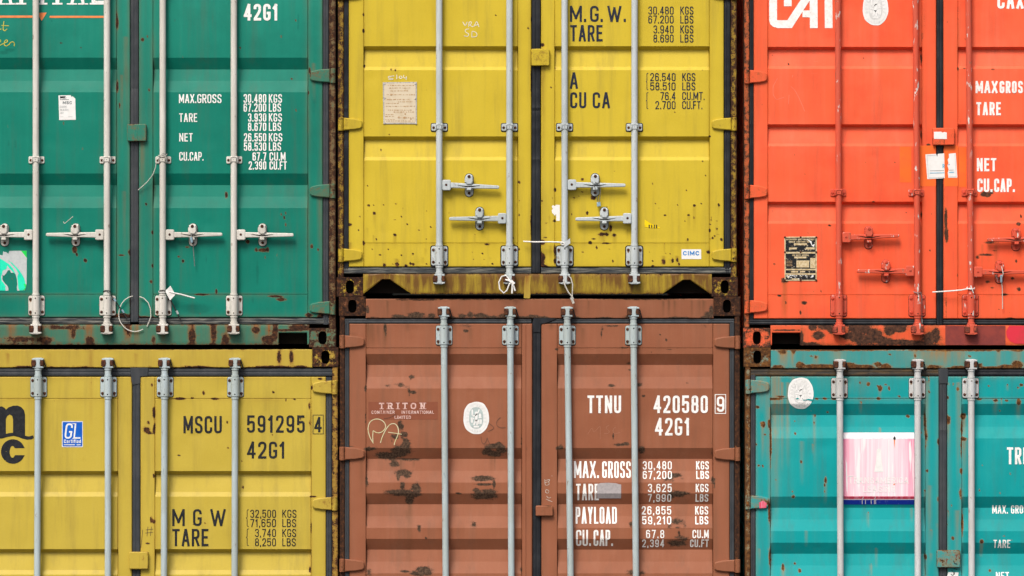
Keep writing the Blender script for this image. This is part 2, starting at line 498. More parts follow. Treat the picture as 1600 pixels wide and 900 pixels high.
        o.location = Vector(c) - pw
        o["_w"] = list(c)
        if label:
            o["label"] = label
        return o

def offset(pts, dist):
    n = len(pts); out = []
    for i in range(n):
        (x0, y0), (x1, y1), (x2, y2) = pts[i - 1], pts[i], pts[(i + 1) % n]
        a = Vector((x1 - x0, y1 - y0)).normalized(); b = Vector((x2 - x1, y2 - y1)).normalized()
        na = Vector((a.y, -a.x)); nb = Vector((b.y, -b.x))
        m = na + nb
        k = 1 + na.dot(nb)
        m = m / max(k, 0.35)
        out.append((x1 + m.x * dist, y1 + m.y * dist))
    return out

def offset_line(pts, dist, closed=False):
    n = len(pts); out = []
    for i in range(n):
        x1, y1 = pts[i]
        p0 = pts[i - 1] if (i > 0 or closed) else None
        p2 = pts[(i + 1) % n] if (i < n - 1 or closed) else None
        a = Vector((x1 - p0[0], y1 - p0[1])).normalized() if p0 else None
        b = Vector((p2[0] - x1, p2[1] - y1)).normalized() if p2 else None
        a = a if a is not None else b; b = b if b is not None else a
        na = Vector((a.y, -a.x)); nb = Vector((b.y, -b.x))
        m = (na + nb) / max(1 + na.dot(nb), 0.5)
        out.append((x1 + m.x * dist, y1 + m.y * dist))
    return out

def rrect(x0, x1, y0, y1, r, n=4):
    pts = []
    for cx, cy, a0 in ((x1 - r, y0 + r, -90), (x1 - r, y1 - r, 0), (x0 + r, y1 - r, 90), (x0 + r, y0 + r, 180)):
        for k in range(n + 1):
            a = R(a0 + 90 * k / n)
            pts.append((cx + r * math.cos(a), cy + r * math.sin(a)))
    out = []
    for p in pts:
        if not out or math.hypot(p[0] - out[-1][0], p[1] - out[-1][1]) > 0.05:
            out.append(p)
    if math.hypot(out[0][0] - out[-1][0], out[0][1] - out[-1][1]) < 0.05:
        out.pop()
    return out

def round_path(pts, r, closed=False, step=2.5):
    """polyline with rounded corners, then resampled so that it can follow a folded surface"""
    n = len(pts); out = []
    for i in range(n):
        p = Vector(pts[i])
        if not closed and i in (0, n - 1):
            out.append(p); continue
        a = Vector(pts[i - 1]) - p; b = Vector(pts[(i + 1) % n]) - p
        ha = a.length * (0.5 if (closed or i > 1) else 1.0); hb = b.length * (0.5 if (closed or i < n - 2) else 1.0)
        q = min(r, ha * 0.999, hb * 0.999)
        if q < 0.02:
            out.append(p); continue
        s0 = p + a.normalized() * q; s1 = p + b.normalized() * q
        for k in range(7):
            u = k / 6
            # blend between a quadratic and a rounder arc
            out.append(s0 * (1 - u) ** 2 + p * 2 * u * (1 - u) + s1 * u ** 2)
    if closed:
        out.append(out[0].copy())
    res = [out[0]]
    for p in out[1:]:
        L = (p - res[-1]).length
        if L < 0.03:
            continue
        k = max(1, int(L / step)); a = res[-1]
        for j in range(1, k + 1):
            res.append(a + (p - a) * j / k)
    if closed:
        res.pop()
    return [(p.x, p.y) for p in res]

# lettering: strokes in a unit box (y up); entries (points, corner radius relative to width, closed)
def RR(x0, y0, x1, y1):
    return ([(x0, y0), (x0, y1), (x1, y1), (x1, y0)], 0.5, True)
def ln(*p):
    return (list(p), 0.0, False)
def rd(*p):
    return (list(p), 0.5, False)
V0 = ln((0, 0), (0, 1))
GL = {
 'A': (1.05, [ln((0, 0), (.44, 1)), ln((1, 0), (.56, 1)), ln((.17, .3), (.83, .3))]),
 'B': (1, [V0, rd((0, 1), (.93, 1), (.93, .53), (0, .53)), rd((0, .53), (1, .53), (1, 0), (0, 0))]),
 'C': (1, [rd((1, .68), (1, 1), (0, 1), (0, 0), (1, 0), (1, .32))]),
 'D': (1, [V0, rd((0, 1), (1, 1), (1, 0), (0, 0))]),
 'E': (.85, [V0, ln((0, 1), (1, 1)), ln((0, .52), (.85, .52)), ln((0, 0), (1, 0))]),
 'F': (.82, [V0, ln((0, 1), (1, 1)), ln((0, .52), (.85, .52))]),
 'G': (1, [rd((1, .73), (1, 1), (0, 1), (0, 0), (1, 0), (1, .45)), ln((.72, .44), (1, .44))]),
 'H': (1, [V0, ln((1, 0), (1, 1)), ln((0, .52), (1, .52))]),
 'I': (.02, [ln((.5, 0), (.5, 1))]),
 'K': (1, [V0, ln((1, 1), (.03, .40)), ln((.32, .58), (1, 0))]),
 'L': (.8, [V0, ln((0, 0), (1, 0))]),
 'M': (1.35, [V0, ln((0.02, 1), (.5, .2)), ln((.5, .2), (.98, 1)), ln((1, 1), (1, 0))]),
 'N': (1.05, [V0, ln((.02, 1), (.98, 0)), ln((1, 0), (1, 1))]),
 'O': (1, [RR(0, 0, 1, 1)]),
 'P': (.95, [V0, rd((0, 1), (1, 1), (1, .45), (0, .45))]),
 'R': (1, [V0, rd((0, 1), (1, 1), (1, .48), (0, .48)), ln((.52, .48), (1, 0))]),
 'S': (1, [rd((1, .74), (1, 1), (0, 1), (0, .56), (1, .44), (1, 0), (0, 0), (0, .26))]),
 'T': (.95, [ln((.5, 0), (.5, 1)), ln((0, 1), (1, 1))]),
 'U': (1, [rd((0, 1), (0, 0), (1, 0), (1, 1))]),
 'V': (1, [ln((0, 1), (.47, 0)), ln((1, 1), (.53, 0))]),
 'W': (1.5, [ln((0, 1), (.25, 0)), ln((.27, 0), (.5, .9)), ln((.5, .9), (.73, 0)), ln((.75, 0), (1, 1))]),
 'X': (1, [ln((0, 0), (1, 1)), ln((0, 1), (1, 0))]),
 'Y': (1, [ln((0, 1), (.5, .45)), ln((1, 1), (.5, .45)), ln((.5, .45), (.5, 0))]),
 '0': (1, [RR(0, 0, 1, 1)]),
 '1': (.5, [ln((.75, 0), (.75, 1)), ln((.75, .98), (.0, .8))]),
 '2': (1, [rd((0, .72), (0, 1), (1, 1), (1, .6), (0, .03)), ln((0, 0), (1, 0))]),
 '3': (1, [rd((0, .76), (0, 1), (1, 1), (1, .53), (.35, .53)), rd((.35, .53), (1, .53), (1, 0), (0, 0), (0, .24))]),
 '4': (1.05, [ln((.74, 0), (.74, 1)), ln((.70, 1), (0, .27)), ln((0, .25), (1, .25))]),
 '5': (1, [ln((.95, 1), (.04, 1)), ln((.04, 1), (0, .5)), rd((0, .56), (.3, .63), (1, .63), (1, 0), (0, 0), (0, .25))]),
 '6': (1, [RR(0, 0, 1, .6), rd((0, .4), (0, 1), (1, 1), (1, .77))]),
 '7': (.95, [ln((0, 1), (1, 1)), ln((1, .98), (.35, 0))]),
 '8': (1, [RR(.04, .5, .96, 1), RR(0, 0, 1, .54)]),
 '9': (1, [RR(0, .4, 1, 1), rd((1, .6), (1, 0), (0, 0), (0, .23))]),
 '.': (.02, [ln((.5, -.001), (.5, .055))]),
 ',': (.05, [ln((.5, .06), (.2, -.12))]),
 '{': (.4, [rd((1, 1), (.45, 1), (.45, .52), (0, .5)), rd((0, .5), (.45, .48), (.45, 0), (1, 0))]),
 '#': (.9, [ln((.2, 0), (.45, 1)), ln((.6, 0), (.85, 1)), ln((0, .32), (1, .38)), ln((.05, .66), (1, .72))]),
 'c': (.8, [rd((1, .5), (1, .7), (0, .7), (0, 0), (1, 0), (1, .2))]),
 'e': (.8, [rd((0, .36), (1, .36), (1, .7), (0, .7), (0, 0), (1, 0), (1, .14))]),
 'r': (.5, [ln((0, 0), (0, .7)), rd((0, .45), (0, .7), (1, .7))]),
 't': (.5, [rd((.4, 1), (.4, 0), (1, 0)), ln((0, .7), (1, .7))]),
 'i': (.02, [ln((.5, 0), (.5, .7)), ln((.5, .9), (.5, 1))]),
 'f': (.5, [rd((.4, 0), (.4, 1), (1, 1)), ln((0, .7), (1, .7))]),
 'd': (.8, [ln((1, 0), (1, 1)), RR(0, 0, 1, .7)]),
 ' ': (.45, []),
}

def text(mb, s, x0, x1, y0, y1, t, mat, depth, off=0.0016, gap=None, serif=0.0, slant=0.0, fn=None, step=2.2):
    """write s so that it fills the box x0..x1, y0..y1 (y downwards), stroke width t"""
    H = y1 - y0
    if gap is None:
        gap = 0.55 if not serif else 0.6
    # every letter reaches t/2 beyond its skeleton on both sides
    gv = gap * 0.5
    nl_ = len(s)
    u = (x1 - x0 - nl_ * t - (nl_ - 1) * gv * t) / max(sum(GL[c][0] for c in s) + (nl_ - 1) * gv, 1e-3)
    x = x0 + t / 2
    k = 0
    for c in s:
        w, strokes = GL[c]
        w *= u
        for pts, rf, closed in strokes:
            q = [(x + px * w, y1 - t / 2 - py * (H - t)) for px, py in pts]
            if slant:
                q = [(a + (y1 - b) * slant, b) for a, b in q]
            pth = round_path(q, max(rf * w, rf * t * 1.2), closed, step)
            # square stroke ends reach the edge of the box
            if not closed:
                def ext(p, nx_):
                    return rf == 0 or p[1] in (0, 1) or (p[0] == 0 and nx_[1] == p[1])
                if ext(pts[0], pts[1]):
                    a, b = Vector(pth[0]), Vector(pth[1])
                    pth[0] = tuple(a - (b - a).normalized() * t / 2)
                if ext(pts[-1], pts[-2]):
                    a, b = Vector(pth[-1]), Vector(pth[-2])
                    pth[-1] = tuple(a - (b - a).normalized() * t / 2)
            if fn:
                pth = [fn(*p) for p in pth]
            mb.strip(pth, t, mat, depth, off + 0.00018 * (k % 6), closed)
            k += 1
            if serif and not closed:
                for px, py in (pts[0], pts[-1]):
                    if py in (0, 1) and (px in (0, 1, .5, .44, .56)) and len(pts) == 2 and pts[0][1] != pts[1][1]:
                        sx = x + px * w; sy = y1 - t * .22 - py * (H - t * .44)
                        mb.strip([(sx - serif, sy), (sx, sy), (sx + serif, sy)], t * .44, mat, depth, off + 0.00018 * (k % 6))
                        k += 1
        x += w + t + gv * (u + t)

def scrawl(mb, pts, t, mat, depth, off=0.0012, r=3.0):
    mb.strip(round_path(pts, r, False, 1.2), t, mat, depth, off)

# ------------------------------------------------------------------ things
def thing(name, label, cat, loc, group=None):
    o = bpy.data.objects.new(name, None)
    o.empty_display_size = 0.3
    COL.objects.link(o)
    o.location = loc
    o["_w"] = list(loc)
    o["label"] = label; o["category"] = cat
    if group:
        o["group"] = group
    return o

def tag(o, label, cat, group=None):
    o["label"] = label; o["category"] = cat
    if group:
        o["group"] = group
    return o

# ground
g = bpy.data.meshes.new("ground")
g.from_pydata([(-400, -400, 0), (400, -400, 0), (400, 400, 0), (-400, 400, 0)], [], [(0, 1, 2, 3)])
g.materials.append(M['asphalt'])
go = bpy.data.objects.new("ground", g)
COL.objects.link(go)
go["kind"] = "structure"

DD = -0.006      # door face
GD = -0.016      # rubber seal
rng = np.random.default_rng(7)

def blobs_value(X, Y, blobs):
    out = np.zeros_like(X)
    for b in blobs:
        x, y, rx, ry = b[:4]
        a = b[4] if len(b) > 4 else 1.0
        q = ((X - x) / max(rx, 1.3)) ** 2 + ((Y - y) / max(ry, 1.3)) ** 2
        out = np.maximum(out, a * np.exp(-q * 0.85))
    return out

def streak_value(X, Y, streaks):
    out = np.zeros_like(X)
    for x, y, w, L, a in streaks:
        t = (Y - y) / L
        m = np.where((t > -0.02) & (t < 1), np.clip(1 - t, 0, 1), 0)
        out = np.maximum(out, min(1.0, a * 1.5) * m ** .7 * np.exp(-((X - x) / w) ** 2))
    return out

# the sheet is flat under stickers, plates and the big logos
CALM = [(89, 120, 147, 190), (-15, 44, 390, 457), (55, 75, 18, 34), (94, 132, 655, 701), (-60, 56, 630, 727), (1063, 1098, 387, 407), (1005, 1034, 341, 360), (860, 877, 318, 347),
        (596, 654, 126, 196), (1200, 1303, -15, 46), (1223, 1279, 367, 441), (723, 766, 626, 680), (1230, 1273, 588, 640), (1346, 1390, -16, 41), (1315, 1431, 674, 790), (574, 686, 626, 658), (932, 972, 752, 782)]

def buckle(X, Y, waves, dents):
    w = 0.0
    for lx, ly, a, f0, f1 in waves:
        w = w + a * np.sin(X / lx * 6.28 + f0) * np.sin(Y / ly * 6.28 + f1)
    for cx, cy, r, k, a in dents:
        w = w - a * np.exp(-(((X - cx) / r) ** 2 + ((Y - cy) / (r * k)) ** 2))
    for a, b, c, d_ in CALM:
        out = np.maximum(np.maximum(a - X, X - b), np.maximum(c - Y, Y - d_))
        w = w * np.clip(out / 14.0, 0, 1)
    return w

class Container:
    def __init__(s, color, label, x0, x1, yt, yb, paint):
        s.color = color
        s.x0, s.x1, s.yt, s.yb = x0, x1, yt, yb
        s.paint = paint
        s.seam_grime = 0.45
        s.buckle = []
        s.rust = []; s.chip = []; s.streak = []; s.fade = []; s.dark = []
        s.root = thing("shipping_container", label, "shipping container",
                       ((((x0 + x1) / 2) - 800) * S, 6.096, (GY - yb) * S), "shipping containers stacked in two rows")
    def depth(s, x, y):
        for x0, x1, a, b, waves, dents in s.buckle:
            if x0 <= x <= x1:
                w = float(buckle(x, y, waves, dents))
                return DD + w + float(np.interp(y, s.cy, s.cd)) if a < x < b else DD + w * .3
        return DD
    def wear(s, rust=0.0, edge=0.0, box=None, stain=0.0, chip=0.0, fade=0.0, ew=2.2, bottom=0.0):
        def fn(X, Y):
            r = blobs_value(X, Y, s.rust) + rust
            c = blobs_value(X, Y, [(b[0], b[1], b[2] * 1.3, b[3] * 1.3) + tuple(b[4:]) for b in s.chip]) + chip
            st = streak_value(X, Y, s.streak) + stain
            f = blobs_value(X, Y, s.fade) + fade
            dk = blobs_value(X, Y, s.dark)
            if box and edge:
                dd = np.minimum(np.minimum(X - box[0], box[1] - X), np.minimum(Y - box[2], box[3] - Y))
                r = r + edge * np.exp(-np.maximum(dd, 0) / ew)
            if box and bottom:
                r = r + bottom * np.exp(-np.maximum(box[3] - Y, 0) / 6.0)
            one = np.ones_like(X)
            return np.stack([r, c, st, one], 1), np.stack([f, dk, one * 0, one], 1)
        return fn
    # ---- frame
    def frame(s, post_l, post_r, head, sill, cast_l, cast_r, rust_post=0.35, rust_sill=0.25, notch=None, rust_cast=0.5, head_rust=0.12, head_edge=0.25, sill_stain=0.30, head_bottom=.12):
        P_ = s.paint
        x0, x1, yt, yb = s.x0, s.x1, s.yt, s.yb
        for (a, b) in (post_l, post_r):
            m = MB()
            y0, y1 = yt + 30, yb - 30
            m.slab(a, b, y0, y1, -0.15, 0.0, P_, 2.5, 1.2)
            m.build("corner_post", s.root, s.wear(rust_post, 0.16, (a, b, y0, y1), stain=.6))
            # dark channel the seal sits in
        m = MB()
        m.slab(cast_l[1], cast_r[0], head[0], head[1], -0.12, 0.0, P_, 3, 1.0)
        m.build("header_beam", s.root, s.wear(head_rust, head_edge, (cast_l[1] - 9, cast_r[0] + 9, head[0], head[1]), stain=0.22, bottom=head_bottom))
        # sill with openings
        m = MB()
        a, b, y0, y1 = cast_l[1], cast_r[0], sill[0], sill[1]
        if notch:
            pts = [(a, y0), (b, y0), (b, y1)]
            pts += [(x, y) for x, y in notch[1]] + [(x, y) for x, y in notch[0]] + [(a, y1)]
            s.sill_mesh(m, a, b, y0, y1, notch, P_)
        else:
            m.slab(a, b, y0, y1, -0.12, 0.0, P_, 3, 1.0)
        m.build("sill_beam", s.root, s.wear(rust_sill, 0.25, (a - 9, b + 9, y0, y1), stain=sill_stain, bottom=0.1))
        for (a, b) in (cast_l, cast_r):
            for (y0, y1) in ((yt, yt + 30.3), (yb - 30.3, yb)):
                m = MB()
                s.casting(m, a, b, y0, y1)
                m.build("corner_casting", s.root, s.wear(rust_cast, 0.2, (a, b, y0, y1), ew=5))
        # side walls, roof, floor, far end
        m = MB()
        ws = (x0 + 6, x1 - 6)
        prof = []
        yy = 0.17
        while yy < 12.0:
            prof += [(yy, 0), (yy + .07, .030), (yy + .14, .030), (yy + .21, 0)]
            yy += .28
        zt, zb = (GY - yt) * S - 0.012, (GY - yb) * S + 0.020
        for sx, sg in ((x0 + 4, 1), (x1 - 4, -1)):
            X = (sx - 800) * S
            v = []
            for y, dq in prof:
                v += [(X + sg * dq, y, zb), (X + sg * dq, y, zt)]
            f = [(2 * i, 2 * i + 1, 2 * i + 3, 2 * i + 2) for i in range(len(prof) - 1)]
            m.add(v, f, P_)
        XA, XB = (x0 + 4 - 800) * S, (x1 - 4 - 800) * S
        Y0, Y1 = 0.13, 12.17
        for z in (zt, zb):
            m.add([(XA, Y0, z), (XB, Y0, z), (XB, Y1, z), (XA, Y1, z)], [(0, 1, 2, 3)], P_)
        m.add([(XA, Y1, zb), (XB, Y1, zb), (XB, Y1, zt), (XA, Y1, zt)], [(0, 1, 2, 3)], P_)
        m.add([(XA, Y0, zb), (XB, Y0, zb), (XB, Y0, zt), (XA, Y0, zt)], [(0, 1, 2, 3)], 'dark')
        m.build("body", s.root, s.wear(0.2), smooth=False)
    def sill_mesh(s, m, a, b, y0, y1, notch, mat):
        """gridded sill whose lower edge steps up over the notches; notch = outline functions"""
        segs = notch
        def low(x):
            v = y1
            for nt_ in segs:
                xs = [p[0] for p in nt_]; ys = [p[1] for p in nt_]
                if xs[0] <= x <= xs[-1]:
                    v = min(v, float(np.interp(x, xs, ys)))
            return v
        xs = set(np.linspace(a, b, int((b - a) / 3)).tolist())
        for nt_ in segs:
            for p in nt_:
                xs.add(p[0])
            xs.add(nt_[0][0] - 0.01); xs.add(nt_[-1][0] + 0.01)
        xs = sorted(x for x in xs if a <= x <= b)
        n = 11
        v = []; f = []
        for x in xs:
            L = low(x)
            for j in range(n):
                y = y0 + (L - y0) * j / (n - 1)
                dd = 0.0 if 0 < j < n - 1 else -0.003
                v.append(wp(x, y, dd))
            v.append(wp(x, L, -0.10))
            v.append(wp(x, y0, -0.10))
        k = n + 2
        for i in range(len(xs) - 1):
            for j in range(n):
                f.append((i * k + j, i * k + j + 1, (i + 1) * k + j + 1, (i + 1) * k + j))
            f.append((i * k + n + 1, i * k, (i + 1) * k, (i + 1) * k + n + 1))
        m.add(v, f, mat)
    def casting(s, m, a, b, y0, y1):
        """steel corner block with an oval hole"""
        cx, cy = (a + b) / 2, (y0 + y1) / 2
        rx, ry = 6.3, 10.2
        N = 48
        outer = []; inner = []; mid = []
        for k in range(N):
            t = 2 * math.pi * k / N
            c, q = math.cos(t), math.sin(t)
            # super-ellipse hole, rectangle outside
            inner.append((cx + rx * math.copysign(abs(c) ** .72, c), cy + ry * math.copysign(abs(q) ** .72, q)))
            hw, hh = (b - a) / 2, (y1 - y0) / 2
            sc = min(hw / max(abs(c) , 1e-6), hh / max(abs(q), 1e-6))
            outer.append([cx + c * sc, cy + q * sc])
        # put exact corners on the outline
        for px, py in ((a, y0), (b, y0), (a, y1), (b, y1)):
            k = min(range(N), key=lambda i: (outer[i][0] - px) ** 2 + (outer[i][1] - py) ** 2)
            outer[k] = [px, py]
        rings = []
        D = 0.004
        rings.append([(x, y, -0.16) for x, y in outer])
        rings.append([(x, y, D - 0.004) for x, y in outer])
        def lerp(u, inset=0.0):
            return [(ox + (ix - ox) * u, oy + (iy - oy) * u, D) for (ox, oy), (ix, iy) in zip(outer, inner)]
        for u in (0.07, 0.25, 0.45, 0.65, 0.85, 0.97):
            rings.append(lerp(u))
        rings.append([(x, y, D - 0.003) for x, y in inner])
        rings.append([(x, y, D - 0.030) for x, y in inner])
        ex = [(cx + (x - cx) * 1.25, cy + (y - cy) * 1.1, D - 0.032) for x, y in inner]
        rings.append(ex)
        rings.append([(x, y, D - 0.11) for x, y, _ in ex])
        v = [wp(*p) for r in rings for p in r]
        f = []
        for i in range(len(rings) - 1):
            for k in range(N):
                q = (k + 1) % N
                f.append((i * N + q, i * N + k, (i + 1) * N + k, (i + 1) * N + q))
        L = (len(rings) - 1) * N
        nf = len(f)
        m.add(v, f, s.paint)
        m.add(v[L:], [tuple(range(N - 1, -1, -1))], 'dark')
    # ---- doors
    def door(s, x0, x1, y0, y1, p0, p1, seams, side, edge=0.14, rust=0.0):
        m = MB()
        st = 2.3
        xs = [x0, x0 + 1.2] + list(np.arange(x0 + 4, x1 - 3, st)) + [x1 - 1.2, x1]
        for p in (p0, p1):
            xs = [x for x in xs if abs(x - p) > 1.7] + [p - .8, p, p + .8]
        xs = np.array(sorted(xs))
        ys = list(np.arange(max(y0 + 3, -20), min(y1 - 2, 925), st)) + [y0, y0 + 1.2, y1 - 1.2, y1]
        if y0 < -20:
            ys += list(np.arange(y0 + 8, -24, 12))
        if y1 > 925:
            ys += list(np.arange(930, y1 - 4, 12))
        brk = [b for b in s.cy if y0 < b < y1]
        for b in brk:
            ys = [y for y in ys if abs(y - b) > 0.9] + [b]
        for b in seams:
            ys = [y for y in ys if abs(y - b) > 1.5] + [b - .75, b, b + .75]
        ys = np.array(sorted(set(ys)))
        X, Y = np.meshgrid(xs, ys)
        D = np.full(X.shape, DD)
        ins = (X > p0 + .1) & (X < p1 - .1)
        prof = np.interp(Y, s.cy, s.cd)
        D = np.where(ins, D + prof, D)
        for p in (p0, p1):
            col = np.abs(X - p) < .05
            D = np.where(col, np.minimum(D, DD + prof) - 0.005, D)
        for b in seams:
            row = (np.abs(Y - b) < .05) & (X >= p0) & (X <= p1)
            D = np.where(row, D - 0.004, D)
        # the sheet is slightly buckled and dented
        waves = [(rng.uniform(70, 260), rng.uniform(45, 170), rng.normal(0, .00042), rng.uniform(0, 6), rng.uniform(0, 6)) for _ in range(9)]
        dents = [(rng.uniform(p0 + 15, p1 - 15), rng.uniform(max(y0, 0), min(y1, 900)), rng.uniform(6, 20), rng.uniform(.5, 1.3), rng.uniform(.0006, .0022)) for _ in range(9)]
        s.buckle.append((x0, x1, p0, p1, waves, dents))
        wob = buckle(X, Y, waves, dents)
        D = D + np.where(ins, wob, wob * .3)
        D[0, :] -= .004; D[-1, :] -= .004; D[:, 0] -= .004; D[:, -1] -= .004
        m.field(xs, ys, D, s.paint, wall=-0.06)
        sr = [(p0, 1), (p1, 1)]
        base = s.wear(rust, edge, (x0, x1, y0, y1), ew=1.6)
        hs = [q for q in seams]
        k = rng.random(64)
        def fn(Xv, Yv):
            w, tn = base(Xv, Yv)
            # rust creeping out of the seams, broken into stretches
            for i, (p, _) in enumerate(sr):
                mod = 0.5 + 0.5 * np.sin(Yv * 0.045 + k[i] * 20) * np.sin(Yv * 0.013 + k[i + 2] * 20)
                w[:, 0] += s.seam_rust * mod * np.exp(-np.abs(Xv - p) / 1.3)
                w[:, 2] = np.maximum(w[:, 2], s.seam_grime * (.35 + .65 * mod) * np.exp(-np.abs(Xv - p) / 3.0))
            ed = np.minimum(np.minimum(Xv - x0, x1 - Xv), np.minimum(Yv - y0, y1 - Yv))
            w[:, 2] = np.maximum(w[:, 2], s.seam_grime * .7 * np.exp(-np.maximum(ed, 0) / 3.5))
            for i, q in enumerate(hs):
                mod = 0.5 + 0.5 * np.sin(Xv * 0.06 + k[i + 4] * 20) * np.sin(Xv * 0.021 + k[i + 6] * 20)
                w[:, 0] += s.seam_rust * mod * np.where((Xv > p0) & (Xv < p1), np.exp(-np.abs(Yv - q) / 1.3), 0)
                w[:, 2] = np.maximum(w[:, 2], s.seam_grime * .8 * (.3 + .7 * mod) * np.where((Xv > p0) & (Xv < p1) & (Yv > q - 2), np.exp(-np.abs(Yv - q) / 4.0), 0))
            return w, tn
        o = m.build("door", s.root, fn, label=s.color + " door on the " + side + " with ribbed steel panel", smooth=False)
        return o
    def seal(s, rects, mats, ridge=True):
        for (x0, x1, y0, y1), mt in zip(rects, mats):
            m = MB()
            vert = (y1 - y0) > (x1 - x0)
            L = (x1 - x0) if vert else (y1 - y0)
            pr = [(0, -.020), (.12, -.009), (.35, -.0075), (.5, -.0095), (.65, -.0075), (.88, -.009), (1, -.020)]
            n = max(2, int((y1 - y0 if vert else x1 - x0) / 5))
            jit = rng.normal(0, 0.0010, n)
            if vert:
                xs = [x0 + L * u for u, _ in pr]; ys = np.linspace(y0, y1, n)
                D = [[dd + jit[j] for _, dd in pr] for j in range(n)]
            else:
                ys = [y0 + L * u for u, _ in pr]; xs = np.linspace(x0, x1, n)
                D = [[dd + jit[i] for i in range(n)] for _, dd in pr]
            m.field(xs, ys, D, mt, wall=-0.06)
            m.build("door_seal", s.root)
    def hinge(s, door, xp, xd, y0, y1, rust=0.12):
        """xp: outer end at the post, xd: tip on the door"""
        m = MB()
        h = y1 - y0
        sg = 1 if xd > xp else -1
        xm = xp + sg * 9
        pts = [(xm, y0 - .5), (xm + (xd - xm) * .55, y0 + h * .04), (xd - sg * 3, y0 + h * .16), (xd - sg * .6, y0 + h * .26), (xd, y0 + h * .45), (xd - sg * .3, y0 + h * .72),
               (xd - sg * 3, y0 + h * .86), (xm + (xd - xm) * .55, y0 + h * .95), (xm, y1)]
        m.prism(pts, -0.012, 0.012, s.paint, 1.4)
        px = xp + sg * 4.5
        m.lathe(px, y0 - 1, px, y1 + 1, 0.004, [(0, 3.2), (.03, 4.2), (.97, 4.2), (1, 3.2)], s.paint, 14)
        xa, xb = min(xp, xd), max(xp, xd)
        o = m.build("hinge", door, s.wear(rust, 0.34, (xa, xb, y0, y1), ew=2.0, stain=.22))  # edge rust and stain, strong enough to paint the hinge's dark outline shadow too
        return o
    def lug(s, door, x0, x1, y0, y1, rust=0.12):
        m = MB()
        m.prism(rrect(x0, x1, y0, y1, 2.0), -0.01, 0.022, s.paint, 1.2)
        xm = x0 + (x1 - x0) * .52
        m.prism([(xm - .6, y0 + 1), (xm + .6, y0 + 1), (xm + .6, y1 - 1), (xm - .6, y1 - 1)], 0.018, 0.0232, s.paint, .2)
        return m.build("overlap_plate", door, s.wear(rust, 0.38, (x0, x1, y0, y1), ew=2.0, stain=.12))
    # ---- locking bars
    def bar(s, xt, yt, xb, yb, mat, guides=(), top=None, bottom=None, handle=None, pad=False, r=5.0, bolt='bolt', keeper='keeper', flip=1, dark_pad=True):
        """top / bottom: y range of the bearing bracket near that end"""
        m = MB()
        y0, y1 = yt, yb
        AX = 0.032
        prof = [(0, r), (1, r)]
        m.lathe(xt, y0, xb, y1, AX, prof, mat, 28)
        def xat(y):
            return xt + (xb - xt) * (y - y0) / (y1 - y0)
        # collars next to the bearings
        for br in (top, bottom):
            if br:
                for ya, yb_ in ((br[0] - 3.5, br[0] - .3), (br[1] + .3, br[1] + 3.2)):
                    xx = xat((ya + yb_) / 2)
                    m.lathe(xx, ya, xx, yb_, AX, [(0, r), (.05, 5.9), (.95, 5.9), (1, r)], mat, 18)
        o = m.build("locking_bar", s.root)
        for y in guides:
            g_ = MB()
            x = xat(y)
            if pad:
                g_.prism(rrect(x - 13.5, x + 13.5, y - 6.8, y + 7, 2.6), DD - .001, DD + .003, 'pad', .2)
            g_.prism(rrect(x - 12.3, x + 12.3, y - 5.6, y + 5.6, 2.0), DD - .001, DD + .008, mat, .7)
            g_.prism(rrect(x - 6.3, x + 6.3, y - 5.4, y + 5.2, 1.0), DD, AX + .023, mat, 2.6)
            for dx in (-9, 9):
                g_.dome(x + dx, y + .4, 2.2, DD + .006, .007, bolt)
            g_.dome(x, y, .9, AX + .022, .0012, 'dark', 8)
            g_.build("guide_bracket", o)
        for br in (top, bottom):
            if not br:
                continue
            a, b = br
            b_ = MB()
            x = xat((a + b) / 2)
            if pad:
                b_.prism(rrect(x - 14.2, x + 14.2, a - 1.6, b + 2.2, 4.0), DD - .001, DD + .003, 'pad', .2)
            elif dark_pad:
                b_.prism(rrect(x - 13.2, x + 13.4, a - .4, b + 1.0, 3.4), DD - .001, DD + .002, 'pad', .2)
            b_.prism(rrect(x - 12.6, x + 12.6, a, b, 3.0), DD - .001, DD + .008, mat, .8)
            b_.lathe(x, a + .5, x, b - .5, AX, [(0, 5.6), (.02, 6.4), (.98, 6.4), (1, 5.6)], mat, 20)
            b_.prism([(x - 6.4, a + .5), (x + 6.4, a + .5), (x + 6.4, b - .5), (x - 6.4, b - .5)], DD, AX, mat, .1)
            for dx in (-9.4, 9.4):
                for yy in (a + 5.5, b - 5.5):
                    b_.dome(x + dx, yy, 2.4, DD + .006, .008, bolt)
                    if bolt == 'bolt' and rng.random() < .6:
                        L = rng.uniform(3.5, 5.5)
                        b_.poly([(x + dx - 2.3, yy - .5), (x + dx + 2.4, yy - .8), (x + dx + 1.6, yy + L * .7), (x + dx + .4, yy + L), (x + dx - 1.4, yy + L * .75)], 'run', lambda u, v: DD + .008, .0004)
            for yy in (a + 4, b - 4):
                b_.dome(x, yy, 1.15, AX + .0243, .0012, 'dark', 8)
            b_.build("bearing_bracket", o)
        # cams engaging the keepers on header and sill
        for br, sg in ((top, -1), (bottom, 1)):
            if not br:
                continue
            c = MB()
            ye = y0 if sg < 0 else y1
            x = xt if sg < 0 else xb
            ya = (br[0] - 14) if sg < 0 else (br[1] + 13)
            def Y(u):
                return ya + sg * u
            c.lathe(x, Y(-3.2), x, Y(0.5), AX, [(0, 5.0), (.1, 6.0), (.9, 6.0), (1, 5.2)], mat, 16)
            c.prism([(x - 3.2 * flip - 1, Y(0)), (x + 4.2, Y(0)), (x + 3.4, Y(8)), (x + 4.5, Y(15)), (x - 4.5, Y(15)), (x - 2.6, Y(8))], .012, .058, mat, .8)
